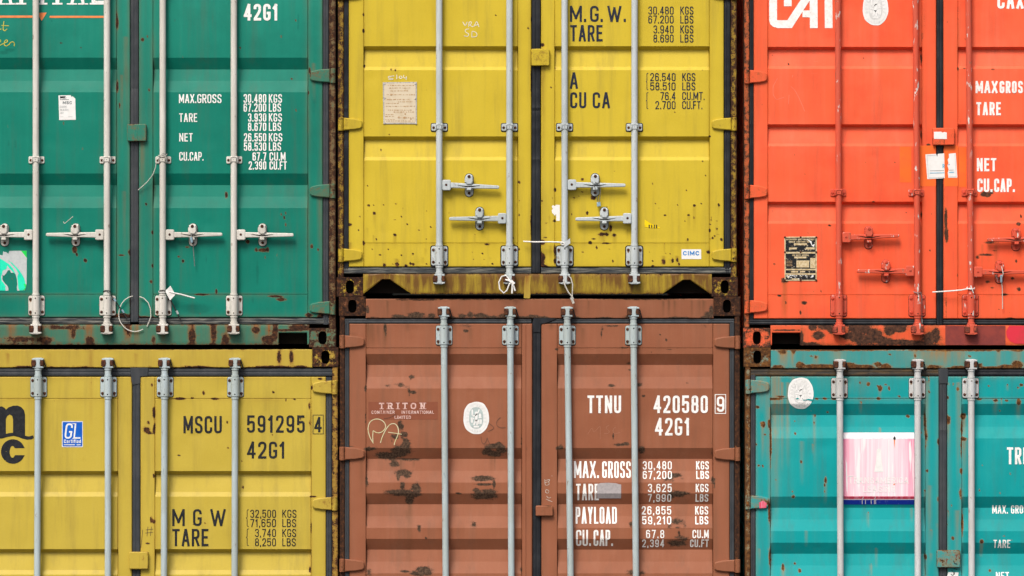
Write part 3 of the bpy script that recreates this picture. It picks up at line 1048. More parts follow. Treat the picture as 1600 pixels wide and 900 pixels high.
            c.prism([(x - 8, Y(.5)), (x + 8.5, Y(.2)), (x + 8.2, Y(3.2)), (x - 7.4, Y(3.2))], .006, .054, mat, .6)
            c.prism([(x - 9.5, Y(14.5)), (x - 8, Y(12)), (x + 8.6, Y(12.5)), (x + 9, Y(14.8)), (x + 4, Y(16.2)), (x - 5, Y(16))], .006, .056, mat, .6)
            c.build("cam", o)
            kx = MB()
            if flip > 0:
                kx.prism(rrect(x - 10.0, x - 2.4, min(Y(2.5), Y(13)), max(Y(2.5), Y(13)), 2.0), -0.002, .062, keeper, 1.2)
                kx.prism(rrect(x + 4.0, x + 8.6, min(Y(3.6), Y(12)), max(Y(3.6), Y(12)), 1.5), -0.002, .060, keeper, 1.0)
            else:
                kx.prism(rrect(x + 2.4, x + 10.0, min(Y(2.5), Y(13)), max(Y(2.5), Y(13)), 2.0), -0.002, .062, keeper, 1.2)
                kx.prism(rrect(x - 8.6, x - 4.0, min(Y(3.6), Y(12)), max(Y(3.6), Y(12)), 1.5), -0.002, .060, keeper, 1.0)
            if sg < 0:       # bent retaining wire beside the upper cams
                q = 1 if flip > 0 else -1
                kx.tube([(x + q * 6.5, Y(13), .03), (x + q * 9.5, Y(11), .045), (x + q * 12.5, Y(0), .02), (x + q * 13, Y(-2.5), .008)], .95, 'wire_dark')
            kx.build("cam_keeper", s.root)
        if handle:
            s.handle(o, mat, bolt, pad, *handle)
        return o
    def handle(s, bar, mat, bolt, pad, xr, y, dirn, xe, xk, tilt=0.0):
        """xr: bar centre, y: height, dirn: +1 right, xe: lever end, xk: catch position"""
        m = MB()
        h0 = xr + dirn * 5.0; h1 = xr + dirn * 18
        m.prism(rrect(min(h0, h1), max(h0, h1), y - 8.2, y + 8.2, 2.2), .018, .046, mat, 1.0)
        m.dome((h0 + h1) / 2 - dirn * .5, y - .4, 2.0, .045, .004, bolt)
        a = h1 - dirn * 1
        tilt += float(rng.uniform(-.9, .9)); xk += float(rng.uniform(-.7, .7))
        ye = y + tilt
        def ym(x):
            return y + tilt * (x - a) / (xe - a)
        pts = [(a, ym(a) - 4.2), (xk, ym(xk) - 3.6), (xe - dirn * 2, ye - 2.6), (xe, ye - 1.6), (xe, ye + 1.8), (xe - dirn * 2, ye + 2.6), (xk, ym(xk) + 4.0), (a, ym(a) + 4.4)]
        m.prism(pts, .024, .043, mat, 1.0)
        # dark strip paints the shade of a pressed groove behind the catch
        yk = ym(xk)
        m.prism([(xk - 17, yk - .6), (xk - 5, yk + .2), (xk + 5, yk + .2), (xk + 16, yk - .4), (xk + 5, yk + 2.0), (xk - 5, yk + 2.0)], .040, .0436, 'dark', .15)
        m.prism([(xk - 18, yk - 1.6), (xk, yk - 1.4), (xk + 17, yk - 1.2), (xk + 6, yk + .2), (xk - 6, yk + .2)], .041, .0465, mat, .3)
        m.build("handle", bar)
        c = MB()
        if pad:
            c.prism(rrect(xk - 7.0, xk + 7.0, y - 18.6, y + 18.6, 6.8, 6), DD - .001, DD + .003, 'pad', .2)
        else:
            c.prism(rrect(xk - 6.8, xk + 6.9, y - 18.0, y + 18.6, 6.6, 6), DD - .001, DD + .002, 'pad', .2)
        c.prism(rrect(xk - 6.3, xk + 6.3, y - 17.6, y + 17.6, 6.2, 6), DD - .001, DD + .008, mat, .7)
        c.prism([(xk - 5, y - 15), (xk + 5.4, y - 15), (xk + 5.8, y - 5), (xk + 3.4, y - 1.0), (xk - 3.0, y - 1.0), (xk - 5.6, y - 5)], .004, .055, mat, 1.2)
        c.prism(rrect(xk - 6.8, xk - 4.6, y - 11.5, y - 4.0, .8), .004, .040, mat, .5)
        c.prism(rrect(xk - 3.6, xk + 3.4, y + 4.2, y + 8.2, 1.0), .0, .050, mat, .8)
        c.dome(xk, y - 13.2, 2.7, .052, .008, bolt)
        c.dome(xk, y + 12.4, 2.3, .001, .008, bolt)
        c.build("handle_catch", bar)

def corr(starts, a, b, c, dep, ret=0.62):
    """list of rib start heights -> breakpoints of the panel profile"""
    cy = []; cd = []
    for y in sorted(starts):
        cy += [y, y + a, y + b, y + c]; cd += [0, -dep, -dep * ret, 0]
    return np.array(cy, float), np.array(cd, float)

def dup_sources():
    pass

def lettering(c, door, items, mat, label=None, name="lettering", off=0.0014, small=0.8):
    for it in items:
        m = MB()
        t = it[5] * (0.92 if it[5] > 3 else small)
        text(m, it[0], it[1], it[2], it[3], it[4], t, mat, c.depth, off=off, gap=it[6] if len(it) > 6 else None)
        m.build(name, door, label=label, smooth=False)

def emblem(c, door, x, y, rx, ry, pale=False, label=None):
    """oval classification sticker: ring of small letters round a figure"""
    m = MB()
    wob = lambda a: 1 + .012 * math.sin(5 * a + 1) + .008 * math.sin(11 * a)
    m.disc(x, y, rx, ry, 'sticker', c.depth, .0014, p=2.25, wob=wob)
    o = m.build("round_sticker", door, label=label, smooth=False)
    n = MB()
    gm = 'emblem_pale' if pale else 'emblem_grey'
    n.disc(x, y, rx * .55, ry * .66, gm, c.depth, .0022, p=2.6)
    ring = [(x + rx * .86 * math.cos(a), y + ry * .88 * math.sin(a)) for a in np.linspace(0, 2 * math.pi, 49)[:-1]]
    n.strip(ring, .35, 'emblem_pale', c.depth, .0022, True)
    W_ = 'sticker'
    def bl(px, py, a, b):
        n.disc(x + px * rx, y + py * ry, a * rx, b * ry, W_, c.depth, .0030, seg=12, rings=2)
    def st(pts, t):
        n.strip([(x + a * rx, y + b * ry) for a, b in pts], t, W_, c.depth, .0032)
    bl(0, -.32, .09, .08)
    st([(0, -.26), (.02, -.02), (-.02, .15)], rx * .2)
    st([(.0, -.2), (.16, -.36), (.24, -.52)], rx * .10)
    st([(-.02, -.18), (-.2, -.12), (-.3, -.18)], rx * .10)
    st([(-.3, -.52), (-.3, -.18)], rx * .12)
    st([(-.02, .12), (-.12, .32), (-.2, .44)], rx * .14)
    st([(.0, .12), (.08, .32), (.06, .46)], rx * .14)
    st([(.2, -.02), (.42, -.04)], rx * .10)
    bl(.3, -.16, .1, .12)
    st([(-.42, .02), (-.16, .04)], rx * .12)
    st([(-.34, .06), (-.32, .3)], rx * .16)
    st([(.2, .1), (.2, .38)], rx * .14)
    st([(.38, .1), (.36, .38)], rx * .14)
    st([(-.2, .54), (.22, .54)], rx * .14)
    n.build("emblem", o, smooth=False) if False else None
    # ring lettering
    word = "BUREAU VERITAS"
    ink = 'emblem_pale'
    for i, ch in enumerate(word):
        if ch == ' ':
            continue
        a = R(-90 + (i - 6.5) * 16.5)
        px, py = x + rx * .70 * math.cos(a), y + ry * .76 * math.sin(a)
        nx, ny = math.cos(a) / rx, math.sin(a) / ry
        L = math.hypot(nx, ny); nx, ny = nx / L, ny / L
        def fn(u, v, px=px, py=py, nx=nx, ny=ny):
            return (px - ny * u - nx * v, py + nx * u - ny * v) if False else (px + (-ny) * u - nx * v, py + nx * u - ny * v)
        text(n, ch, -1.3, 1.3, -2.0, 2.0, .55, ink, c.depth, off=.0022, fn=lambda u, v, f=fn: f(u, -(-v) * -1 if False else -v))
    for i, ch in enumerate("1828"):
        text(n, ch, x + (i - 1.5) * rx * .2 - 1.1, x + (i - 1.5) * rx * .2 + 1.1, y + ry * .72, y + ry * .86, .5, ink, c.depth, off=.0022)
    M_ = n
    return o, M_

def emblem_on(c, door, x, y, rx, ry, pale, label):
    o, n = emblem(c, door, x, y, rx, ry, pale, label)
    # a sub-part may not have children of its own: join the print to the sticker's mesh level
    p = n.build("round_sticker_print", door, smooth=False)
    return o

def std_bars(c, xs, mat, guides, brk, ends, handles, **kw):
    """xs: list of (x at upper end, x at lower end)"""
    for i, (xt, xb) in enumerate(xs):
        c.bar(xt, ends[0], xb, ends[1], mat, guides, brk[0], brk[1], handles[i] if handles else None, flip=(1 if i % 2 == 0 else 1), **kw)

# ================================================================== GREEN, top left
G = Container("green", "green shipping container at the upper left with cream locking bars and white weight figures", -102.5, 525, -124, 543, P['green'])
G.seam_rust = 0.34
G.cy, G.cd = corr([-90, 90, 271], 18, 36, 54, .034)
G.pl = (-60, 182); G.pr = (239, 481)
G.rust = [(183, 35, 2, 10), (183, 135, 2, 8), (187, 165, 1.5, 5), (223, 62, 2.5, 3), (230, 57, 1.5, 1.5), (233, 140, 1.5, 2), (484, 110, 1.5, 6), (482, 145, 1.5, 3),
          (439, 57, 1.8, 1.8), (462, 32, 1.2, 2), (455, 123, 1.8, 1.2), (462, 172, 1.5, 1.5), (375, 75, 1.5, 1.5), (116, 390, 4, 6), (133, 407, 3, 3), (120, 398, 2, 3),
          (228, 319, 2, 2), (238, 363, 1.5, 3), (190, 399, 6, 1.2), (203, 394, 2.5, 4), (353, 305, 2, 6), (279, 401, 2, 2), (286, 408, 2, 3), (293, 386, 5, 1), (400, 390, 2, 3.5), (410, 391, 8, 3),
          (418, 390, 2, 4), (387, 378, 3, 3), (487, 385, 2, 4), (497, 390, 1.5, 2), (444, 340, 1.5, 2), (446, 333, 1.5, 1.5), (446, 351, 1.5, 3), (430, 463, 12, 1.6), (440, 468, 8, 3), (315, 460, 12, 1.4), (338, 456, 2, 4),
          (482, 492, 6, 3), (502, 494, 6, 5), (190, 494, 16, 4), (222, 497, 14, 3), (236, 440, 2, 3), (238, 415, 1.5, 3), (205, 470, 2, 25), (300, 525, 5, 12, .9), (334, 520, 4, 14, .9), (352, 530, 5, 8, .8),
          (400, 516, 6, 4), (30, 530, 30, 5, .6), (100, 512, 40, 2.2, .7), (140, 532, 6, 7, .8), (115, 520, 4, 8, .7), (70, 531, 12, 5, .7), (200, 515, 5, 10, .7), (240, 530, 3, 6, .6), (430, 520, 4, 12, .9), (420, 530, 10, 6, .8), (470, 512, 16, 4, .9), (450, 516, 30, 2, .7)]
G.dark = [(308, 482, 26, 10, .9), (402, 425, 3.5, 28, .7), (395, 470, 3, 8, .7), (322, 405, 2, 10, .6), (130, 440, 4, 14, .5), (13, 223, 1.6, 9, .8), (24, 226, 2.5, 9, .7), (466, 34, 2.5, 18, .7), (420, 40, 2, 4, .6),
          (491, 160, 8, 22, .5), (262, 210, 7, 35, .6), (15, 78, 12, 3.5, .8), (5, 82, 10, 4, .8), (335, 480, 10, 12, .3), (12, 148, 2, 4, .6), (110, 75, 3, 4, .4), (127, 175, 1.5, 3, .6), (356, 185, 1.5, 20, .5), (450, 480, 8, 14, .3), (490, 440, 2, 5, .5), (416, 330, 2, 10, .4), (300, 290, 30, 4, .2)]
G.chip = [(126, 75, 1.5, 1.5, .8), (95, 67, 1.5, 1.5, .7), (273, 32, 2, 2, .5), (120, 430, 1, 12, .35)]
G.streak = [(197, 60, 4, 150, .35), (190, 120, 3, 120, .3), (222, 222, 4, 90, .45), (194, 300, 3, 120, .25), (300, 507, 5, 36, .8), (332, 507, 5, 36, .8), (355, 505, 4, 30, .6), (140, 506, 6, 34, .7), (110, 506, 4, 34, .6),
            (200, 506, 6, 36, .8), (214, 506, 4, 36, .7), (400, 507, 5, 30, .6), (420, 507, 4, 36, .8), (60, 507, 8, 34, .6), (18, 507, 6, 34, .6), (490, 100, 3, 60, .3), (500, 300, 4, 120, .3), (255, 506, 4, 30, .5)]
G.fade = [(150, -60, 400, 125, .75), (400, -40, 300, 105, .7), (211, 120, 20, 200, .35), (194, 100, 8, 200, .4)]
for _ in range(45):
    x = float(rng.uniform(0, 502)); yv = float(rng.uniform(20, 495))
    (G.rust if rng.random() < .6 else G.dark).append((x, yv, float(rng.uniform(.7, 1.5)), float(rng.uniform(.8, 3.5)), float(rng.uniform(.45, .8))))
gl = G.door(-82, 203, -95, 496, *G.pl, (460, -60), "left", .20)
gr = G.door(217, 504, -95, 496, *G.pr, (460, -60), "right", .20)
G.seal([(203, 217, -110, 503), (504, 514, -100, 507), (-92, -82, -100, 507), (-92, 203, 496, 507), (217, 514, 496.5, 507), (-92, 514, -108, -96)],
       ['gasket', 'gasket', 'gasket', 'gasket_dirty', 'gasket_dirty', 'gasket'])
G.frame((-102, -92), (514, 524.4), (-124, -107), (507.3, 538.5), (-102.5, -60.5), (483, 525), rust_post=.50, rust_sill=.14, rust_cast=.44,
        notch=[[(-58, 538.5), (-57.9, 520), (-13, 520), (-12.9, 538.5)], [(434.9, 538.5), (435, 520), (480, 520), (480.1, 538.5)]])
for y0, y1 in ((108, 129), (288, 309), (471, 491), (-70, -50)):
    G.hinge(gr, 524.5, 484, y0, y1, .10)
    G.hinge(gl, -102.5, -62, y0, y1, .10)
G.lug(gr, 199, 229, 194, 221, .10)
std_bars(G, [(57, 57), (168, 168), (255, 255), (366, 366)], 'bar_cream', (250, -20), ((-78, -47), (462, 493)), (-92, 507),
         [(57, 367, -1, -20, 8), (168, 367, -1, 73, 119), (255, 367, 1, 348, 301), (366, 367, 1, 459, 411)])
lettering(G, gr, [("42G1", 381, 434, 6, 32, 4.6), ("MAX.GROSS", 279.5, 346, 147, 161, 2.7, .42), ("TARE", 280, 308, 177, 190.5, 2.5), ("NET", 280, 301, 208, 221, 2.5), ("CU.CAP.", 280, 318, 237.5, 251, 2.5, .42),
          ("30.480", 380.5, 416, 147, 160.5, 2.6), ("KGS", 420, 440.5, 147, 160.5, 2.6), ("67.200", 380.5, 416, 161.5, 174.5, 2.6), ("LBS", 420, 439, 161.5, 174.5, 2.6),
          ("3.930", 387.5, 416, 177, 190, 2.6), ("KGS", 420, 440.5, 177, 190, 2.6), ("8.670", 387.5, 416, 191.5, 204.5, 2.6), ("LBS", 420, 439, 191.5, 204.5, 2.6),
          ("26.550", 381, 416, 208, 221, 2.6), ("KGS", 420, 441, 208, 221, 2.6), ("58.530", 381, 416, 222.5, 235.5, 2.6), ("LBS", 420, 439, 222.5, 235.5, 2.6),
          ("67.7", 394.5, 416, 238, 251, 2.6), ("CU.M", 421, 446, 238, 251, 2.6, .42), ("2.390", 388.5, 416, 252, 265, 2.6), ("CU.FT", 421, 448, 252, 265, 2.6, .42)], 'white', small=.68)
m = MB()
for ch, a, b in (("A", -2, 19), ("P", 30, 53), ("I", 62.5, 69.5), ("T", 79, 100), ("A", 110, 132), ("L", 143, 166)):
    text(m, ch, a, b, -32, 7, 6.0 if ch != 'A' else 4.6, 'white', G.depth, serif=8.0 if ch not in 'L' else 6.0)
m.build("lettering", gl, smooth=False, label="white serif lettering cut off by the top of the picture")
m = MB()
m.sheet(-40, 51, 24.2, 27.6, 'line_orange', G.depth, .0014)
m.sheet(77.5, 162, 24.6, 27.8, 'line_orange', G.depth, .0014)
m.poly([(57, 20), (73, 19.6), (65, 32.5)], 'line_orange', G.depth, .0014)
m.build("painted_line", gl, smooth=False)
m = MB()
scrawl(m, [(-8, 41), (-7, 46), (-2, 46.5), (2, 45)], 1.1, 'ypaint', G.depth)
scrawl(m, [(6, 33), (5, 40), (4.5, 46), (7, 48.5), (11, 45)], 1.1, 'ypaint', G.depth)
scrawl(m, [(2, 39.5), (14, 40.3)], 1.0, 'ypaint', G.depth, off=.0015)
scrawl(m, [(-6, 69), (1, 65), (1, 62), (-4, 63), (-7, 69), (-3, 72), (5, 68), (12, 65), (11, 61.5), (7, 64), (6, 70), (10, 72.5), (14, 69)], 1.1, 'ypaint', G.depth)
scrawl(m, [(14, 70), (16, 66), (20, 65), (22.5, 67), (22, 72)], 1.1, 'ypaint', G.depth, off=.0015)
m.build("handwriting", gl, smooth=False, label="yellow handwritten marks")
m = MB()
m.poly([(91.2, 149), (110.5, 148.6), (111, 151), (113.5, 150.5), (117.5, 154), (118.3, 187), (92.3, 187.6)], 'sticker', G.depth, .0014)
st = m.build("paper_sticker", gl, smooth=False, label="white paper sticker with printed lines and a torn corner")
m = MB()
m.poly([(93.5, 150.5), (103, 150.2), (101, 152.5), (93.5, 154)], 'black', G.depth, .002)
m.strip([(93.5, 155.5), (107.5, 155.5)], .9, 'ink', G.depth, .002)
m.strip([(98, 153.8), (104, 152.8)], .8, 'ink', G.depth, .0022)
text(m, "MSC", 98, 112, 158, 162.6, .9, 'ink', G.depth, off=.002)
text(m, "DAM", 93.8, 103.5, 165, 168, .45, 'ink_pale', G.depth, off=.002, serif=.6)
text(m, "WASH", 93.8, 106.5, 170, 173, .45, 'ink_pale', G.depth, off=.002, serif=.6)
text(m, "AV", 94.5, 99, 175.3, 178, .45, 'ink_pale', G.depth, off=.002, serif=.6)
m.strip([(94, 182.4), (99, 182.4)], .4, 'ink_pale', G.depth, .002)
m.strip([(106, 182.3), (113, 182)], .4, 'ink_pale', G.depth, .002)
m.build("sticker_print", gl, smooth=False)
# torn picture sticker
m = MB()
def T(x, y):
    return (x / 10, 380 + y / 10)
m.poly([T(-120, 200), T(0, 180), T(40, 190), T(50, 125), T(70, 140), T(90, 135), T(130, 165), T(145, 120), T(330, 118), T(415, 118), T(418, 230), T(415, 620), T(405, 690), T(385, 738), T(300, 742), T(268, 742), T(262, 690), T(270, 640), T(262, 560),
        T(240, 480), T(205, 460), T(175, 465), T(150, 420), T(120, 425), T(95, 470), T(60, 510), T(38, 495), T(35, 560), T(60, 610), T(110, 660), T(130, 700), T(128, 742), T(-120, 742)], 'sticker_grey', G.depth, .0014)
ts = m.build("torn_sticker", gl, smooth=False, label="torn grey and mint green sticker")
m = MB()
m.poly([T(-120, 230), T(0, 240), T(60, 275), T(140, 330), T(200, 395), T(225, 450), T(245, 490), T(200, 450), T(175, 420), T(140, 385), T(112, 345), T(100, 400), T(60, 420), T(40, 430), T(30, 480), T(15, 520), T(25, 590), T(60, 630), T(90, 680), T(75, 690), T(90, 720), T(80, 741), T(-120, 741)], 'mint', G.depth, .002)
m.poly([T(125, 262), T(190, 310), T(250, 370), T(300, 425), T(345, 490), T(380, 560), T(395, 630), T(408, 650), T(400, 700), T(380, 736), T(305, 740), T(285, 700), T(278, 600), T(268, 520), T(290, 470), T(250, 405), T(205, 350)], 'mint', G.depth, .0022)
m.poly([T(330, 119), T(414, 119), T(417, 228), T(385, 190)], 'mint_green', G.depth, .002)
m.poly([T(370, 640), T(395, 630), T(408, 655), T(400, 700), T(382, 732), T(360, 735), T(395, 690)], 'mint_green', G.depth, .0026)
m.build("sticker_print", gl, smooth=False)
m = MB()
scrawl(m, [(99, 346), (100, 350), (114, 338)], .7, 'chalk_white', G.depth)
m.build("chalk_mark", gl, smooth=False)

# ================================================================== YELLOW, top centre
Y = Container("yellow", "bright yellow shipping container at the top centre with rust specks and black weight figures", 526, 1153, 463.5 - 745.4, 463.5, P['yellow'])
Y.seam_rust = 0.26
Y.cy, Y.cd = corr([-210, -69, 72, 213], 6, 32, 37.5, .034, .38)
Y.pl = (568.5, 809); Y.pr = (867, 1108.5)
rs = [(576, 321, 2.8, 2.5), (585, 333, 3, 3), (619, 319, 2, 2), (630, 326, 1.6, 1.5), (562, 338, 1.8, 2.2), (547, 351, 3, 3), (617, 367, 3, 3), (588, 374, 2, 2), (627, 338, 1.6, 1.2), (667, 329, 1.6, 1.6), (673, 355, 1.6, 1.4), (594, 398, 2, 2),
      (627, 399, 2.2, 2), (645, 397, 2.4, 2.2), (620.5, 413, 4, 3.8), (600.5, 414, 3.2, 3), (634.5, 415, 2.6, 2.8), (645.5, 413, 2.4, 3), (568, 380, 2.2, 4), (761, 382, 5, 1.6), (754, 396, 2, 1.8), (769, 412, 2, 2.4), (811.5, 285, 2, 2.4), (811, 335.5, 1.8, 2.2),
      (702, 333, 3, 2.4, .7), (574, 290, 1.4, 1.2), (599, 320, 1.6, 1.2), (584, 320, 1.4, 1.4), (617, 344, 1.8, 1.4), (560, 360, 1.6, 2), (580, 345, 1.4, 1.2), (666, 374, 1.6, 1.4), (607, 390, 1.4, 1.4), (582, 389, 1.6, 1.8), (645, 412, 4, 2), (667, 412, 1.6, 1.6),
      (802, 372, 2, 1.6), (803, 382, 2.4, 1.6), (654, 360, 1.4, 1.2), (636, 350, 1.2, 1.2), (641, 412, 2, 3), (757, 405, 1.3, 1.3), (812, 314, 1.4, 1.4), (812, 390, 1.4, 4),
      (910, 280, 3, 2), (897, 309.7, 2.2, 1.8), (910, 300, 2.2, 1.8), (904, 306, 1.5, 1.8), (927, 309, 6, 4), (930, 303, 3, 5), (917.5, 333, 2.2, 4), (893.5, 335, 2.2, 2.2), (954, 357, 3, 7), (941, 366, 7, 4, .9), (960, 367, 4, 4, .9), (948, 366, 4, 3), (922, 379, 3, 3), (932, 387, 2, 3), (928, 373, 4, 1.4),
      (948, 380, 8, 1.4), (1072.5, 297, 2, 2), (1085, 321, 2.6, 2.6), (1096, 318, 1.8, 1.6), (1123, 320, 2.2, 3), (1076, 336, 2.4, 2.2), (1085, 340, 2.2, 2), (1039, 336, 2.4, 2), (1074.5, 374.5, 2.4, 2.6), (1114, 372, 3, 2), (1117, 369, 2, 2.4), (1120, 358, 1.8, 3), (1110.6, 344, 1.8, 2), (1127, 374.5, 2.2, 2.4),
      (1037, 409, 4.6, 5), (1051, 407, 2.2, 4.5), (1058, 406, 2.4, 4.2), (1061, 413, 2, 3), (1020, 408, 2, 2), (1020, 415.5, 3, 1.6), (910.5, 394, 1.6, 2.6), (958, 408, 1.8, 2.6), (1106.5, 394, 4, 3), (867.5, 296.7, 1.6, 3), (866, 345, 3.6, 2.4), (848, 379, 4, 5), (848, 402, 5, 8), (847, 411, 5, 7), (850, 416, 8, 3),
      (867, 392, 1.4, 10), (867, 408, 1.4, 5), (853, 371, 2, 2), (853, 349, 3, 1.6), (847, 314, 1.6, 1.6), (864, 310, 1.4, 1.4), (1097.5, 252, 1.8, 1.6), (1111, 340, 1.6, 2), (1103, 274, 1, 1.4), (1019, 287, 1.4, 1.2), (961, 267, 1.2, 1.2), (1059, 320, 1.4, 1.6), (1030, 325, 1.2, 1.2), (1070, 345, 1.4, 1.6), (1024, 318, 1.2, 1.2),
      (1047, 397, 1.6, 1.6), (1110, 350, 1.6, 1.2), (1120, 345, 1.4, 2), (1122, 366, 1.5, 1.5), (1109, 360, 1.2, 3), (933, 420, 4, 1.2), (774.7, 23.5, 2, 1.6), (825, 43.5, 1.6, 1.6), (611.5, 108.5, 2, 2), (617.3, 110, 1.8, 2), (595, 234, 2, 2), (608, 211, 1.8, 1.8), (579.6, 200, 1.2, 1.2), (568, 48, 1.2, 3), (568, 23, 1.2, 2), (569, 103, 1.4, 3), (831, 30, 1.5, 8, .8), (830, 130, 1.5, 30, .6), (830, 350, 1.6, 30, .6),
      (1106, 108, 1.6, 1.6), (1097, 109, 1.4, 1), (1055, 175, 1, 1.6), (924, 191, 1, .8), (868, 108, 2, 1.2), (861, 137, 1.4, 1.6), (848, 70, 3, 3), (998, 209, 2, 2), (1109, 213, 1.6, 1.6), (1000, 207, 1, 1)]
Y.rust = [(a[0], a[1], a[2] * .86, a[3] * .86) + tuple(a[4:]) for a in rs]
Y.chip = [(667, 138, 1, 5, .55), (735, 120, 1, 1, .3)]
Y.dark = []
Y.streak = [(585, 334, 2, 22, .35), (617, 368, 2, 22, .45), (1085, 322, 2, 45, .4), (1076, 338, 2, 25, .3), (848, 106, 4, 90, .8), (849, 150, 3, 130, .35), (1037, 400, 3, 18, .4), (941, 366, 6, 20, .4), (1123, 322, 2, 30, .3), (620, 405, 3, 14, .5),
            (545, 380, 5, 40, .5), (860, 385, 3, 33, .3), (960, 368, 3, 24, .4), (1074, 375, 2, 24, .3), (1058, 400, 3, 18, .4)] + [(float(x), 428, float(rng.uniform(3, 9)), float(rng.uniform(20, 40)), float(rng.uniform(.3, .66))) for x in rng.uniform(572, 1108, 34)]
Y.fade = [(700, 145, 28, 16, .25)]
for _ in range(55):       # fine specks low on both doors
    x = float(rng.uniform(572, 1128)); yv = float(417 - abs(rng.normal(0, 55)))
    if 812 < x < 846:
        continue
    Y.rust.append((x, yv, float(rng.uniform(.8, 1.3)), float(rng.uniform(.8, 1.4)), float(rng.uniform(.4, .75))))
    if rng.random() < .35:
        Y.streak.append((x, yv, 1.5, float(rng.uniform(8, 26)), .3))
yl = Y.door(545, 830, -250, 417, *Y.pl, (380, -210), "left", .16)
yr = Y.door(845.5, 1131, -250, 417, *Y.pr, (380, -210), "right", .16)
Y.seal([(830, 845.5, -262, 426), (537, 545, -255, 422), (1131, 1142, -255, 426), (537, 830, 417.5, 428), (845.5, 1142, 417.5, 428), (537, 1142, -262, -250)],
       ['gasket_dark', 'gasket_dark', 'gasket_dark', 'gasket_dirty', 'gasket_dirty', 'gasket'])
Y.frame((528, 537), (1142, 1151), (-281.9, -262), (428, 459.5), (526, 567.5), (1112, 1153), rust_post=.48, rust_sill=.22, rust_cast=.54, sill_stain=.88,
        notch=[[(568.9, 459.5), (569, 458), (597, 436.5), (609, 436.5), (642, 458.5), (642.1, 459.5)], [(1035.9, 459.5), (1036, 458.5), (1067, 437.5), (1079, 437.5), (1109, 458), (1109.1, 459.5)]])
for y0, y1 in ((184.5, 203.5), (389, 408.5), (-20, -1), (-224, -205)):
    Y.hinge(yl, 528, 566, y0, y1, .06)
    Y.hinge(yr, 1151.5, 1112, y0, y1, .06)
Y.lug(yr, 830, 858.5, 76.5, 103, .05)
std_bars(Y, [(686.3, 686.5), (796, 796), (882, 882.3), (991.5, 991)], 'bar_zinc', (199, -60), ((-232, -201), (385, 415)), (-246, 428),
         [(686.4, 289.5, 1, 780, 733.5, 4.0), (796, 341.5, -1, 702, 749, 0.5), (882.2, 289, 1, 977, 929.5, 1.5), (991.2, 341.5, -1, 899, 943.5, 0.5)], pad=True)
lettering(Y, yr, [("M.", 890.5, 916, 9, 34, 3.8, .42), ("G.", 922, 942, 9, 34, 3.8, .42), ("W.", 949, 978, 9, 34, 3.8, .42), ("TARE", 891, 941.5, 39, 64.5, 3.8),
          ("30.480", 1013, 1052.5, 10, 22.5, 1.9), ("KGS", 1063, 1083.5, 10, 22.5, 1.9), ("67.200", 1013, 1052.5, 24, 36.5, 1.9), ("LBS", 1063, 1083.5, 24, 36.5, 1.9),
          ("3.940", 1021, 1052.5, 39.5, 52, 1.9), ("KGS", 1063, 1083.5, 39.5, 52, 1.9), ("8.690", 1021, 1052.5, 53.7, 66.2, 1.9), ("LBS", 1063, 1083.5, 53.7, 66.2, 1.9),
          ("A", 890.5, 903, 113, 138.5, 3.8), ("CU", 891, 916, 144, 169, 3.8), ("CA", 926, 953, 144, 169, 3.8),
          ("{", 1009, 1013, 114, 140.5, 1.3), ("{", 1009, 1013, 144, 170, 1.3),
          ("26.540", 1016, 1055.5, 114, 126.6, 1.9), ("KGS", 1066, 1086.5, 114, 126.6, 1.9), ("58.510", 1016, 1055.5, 128.5, 141, 1.9), ("LBS", 1066, 1086.5, 128.5, 141, 1.9),
          ("76.4", 1032, 1055.5, 143.7, 156.2, 1.9), ("CU.MT.", 1066, 1101, 143.7, 156.2, 1.9, .42), ("2.700", 1024, 1055.5, 157.8, 170.4, 1.9), ("CU.FT.", 1066, 1097.5, 157.8, 170.4, 1.9, .42)], 'navy')
m = MB()
for p in ([(723, 34), (727, 41), (730, 34)], [(732, 42), (733, 34), (737, 34), (736, 38), (733, 39), (739, 42)], [(740, 42), (745, 32.5), (748.5, 42)], [(741.5, 39.5), (748, 38.5)],
          [(733, 45), (727, 46), (727, 50), (733, 53), (731, 57), (725, 56)], [(737, 57.5), (737.5, 48), (745, 51), (745.5, 57), (737, 58)],
          [(616, 118.5), (606.5, 119.5), (607, 122), (615, 123), (612, 124.5), (607, 124)], [(620, 116.5), (620, 123.5)], [(625, 118.5), (623, 121), (626, 123), (629, 121), (626, 118.5)], [(631, 117), (630, 121.5), (636, 122)], [(635, 119), (634.5, 125)]):
    scrawl(m, p, 1.05, 'chalk_bright', Y.depth)
m.build("chalk_mark", yl, smooth=False, label="faint white chalk letters")
m = MB()
m.prism([(598, 128.5), (651.5, 128), (651.5, 194), (599, 194)], DD - .001, DD + .004, 'grey_metal', .5)
m.prism([(600, 130.2), (649.6, 129.8), (649.8, 192), (600.8, 192.3)], DD + .003, DD + .0046, 'plate', .3)
for x, yv in ((600.8, 131.5), (649, 131), (601, 153.5), (649, 154.5), (600.5, 192.5), (650, 193)):
    m.dome(x, yv, 1.7, DD + .004, .003, 'grey_metal', 10)
m.build("data_plate", yl, label="aged metal data plate with worn small print", smooth=False)
m = MB()
pd = lambda x, y: DD
rr = random.Random(3)
for yv, a, b in ((133.5, 606, 646), (137.5, 608, 642), (142, 610, 638), (148, 604, 648), (155.5, 605, 640), (159, 622, 646), (161.5, 603, 622), (166, 603, 648), (172, 606, 643), (175, 615, 646), (179, 602, 616), (182, 602, 615), (184, 622, 646), (187, 602, 618), (189, 604, 644)):
    x = a
    while x < b:
        w = rr.uniform(1, 4.5)
        m.strip([(x, yv), (min(x + w, b + 1), yv + rr.uniform(-.3, .3))], rr.uniform(.7, 1.6), 'plate_ink', pd, .0050 + rr.uniform(0, .0006))
        x += w + rr.uniform(.6, 2.2)
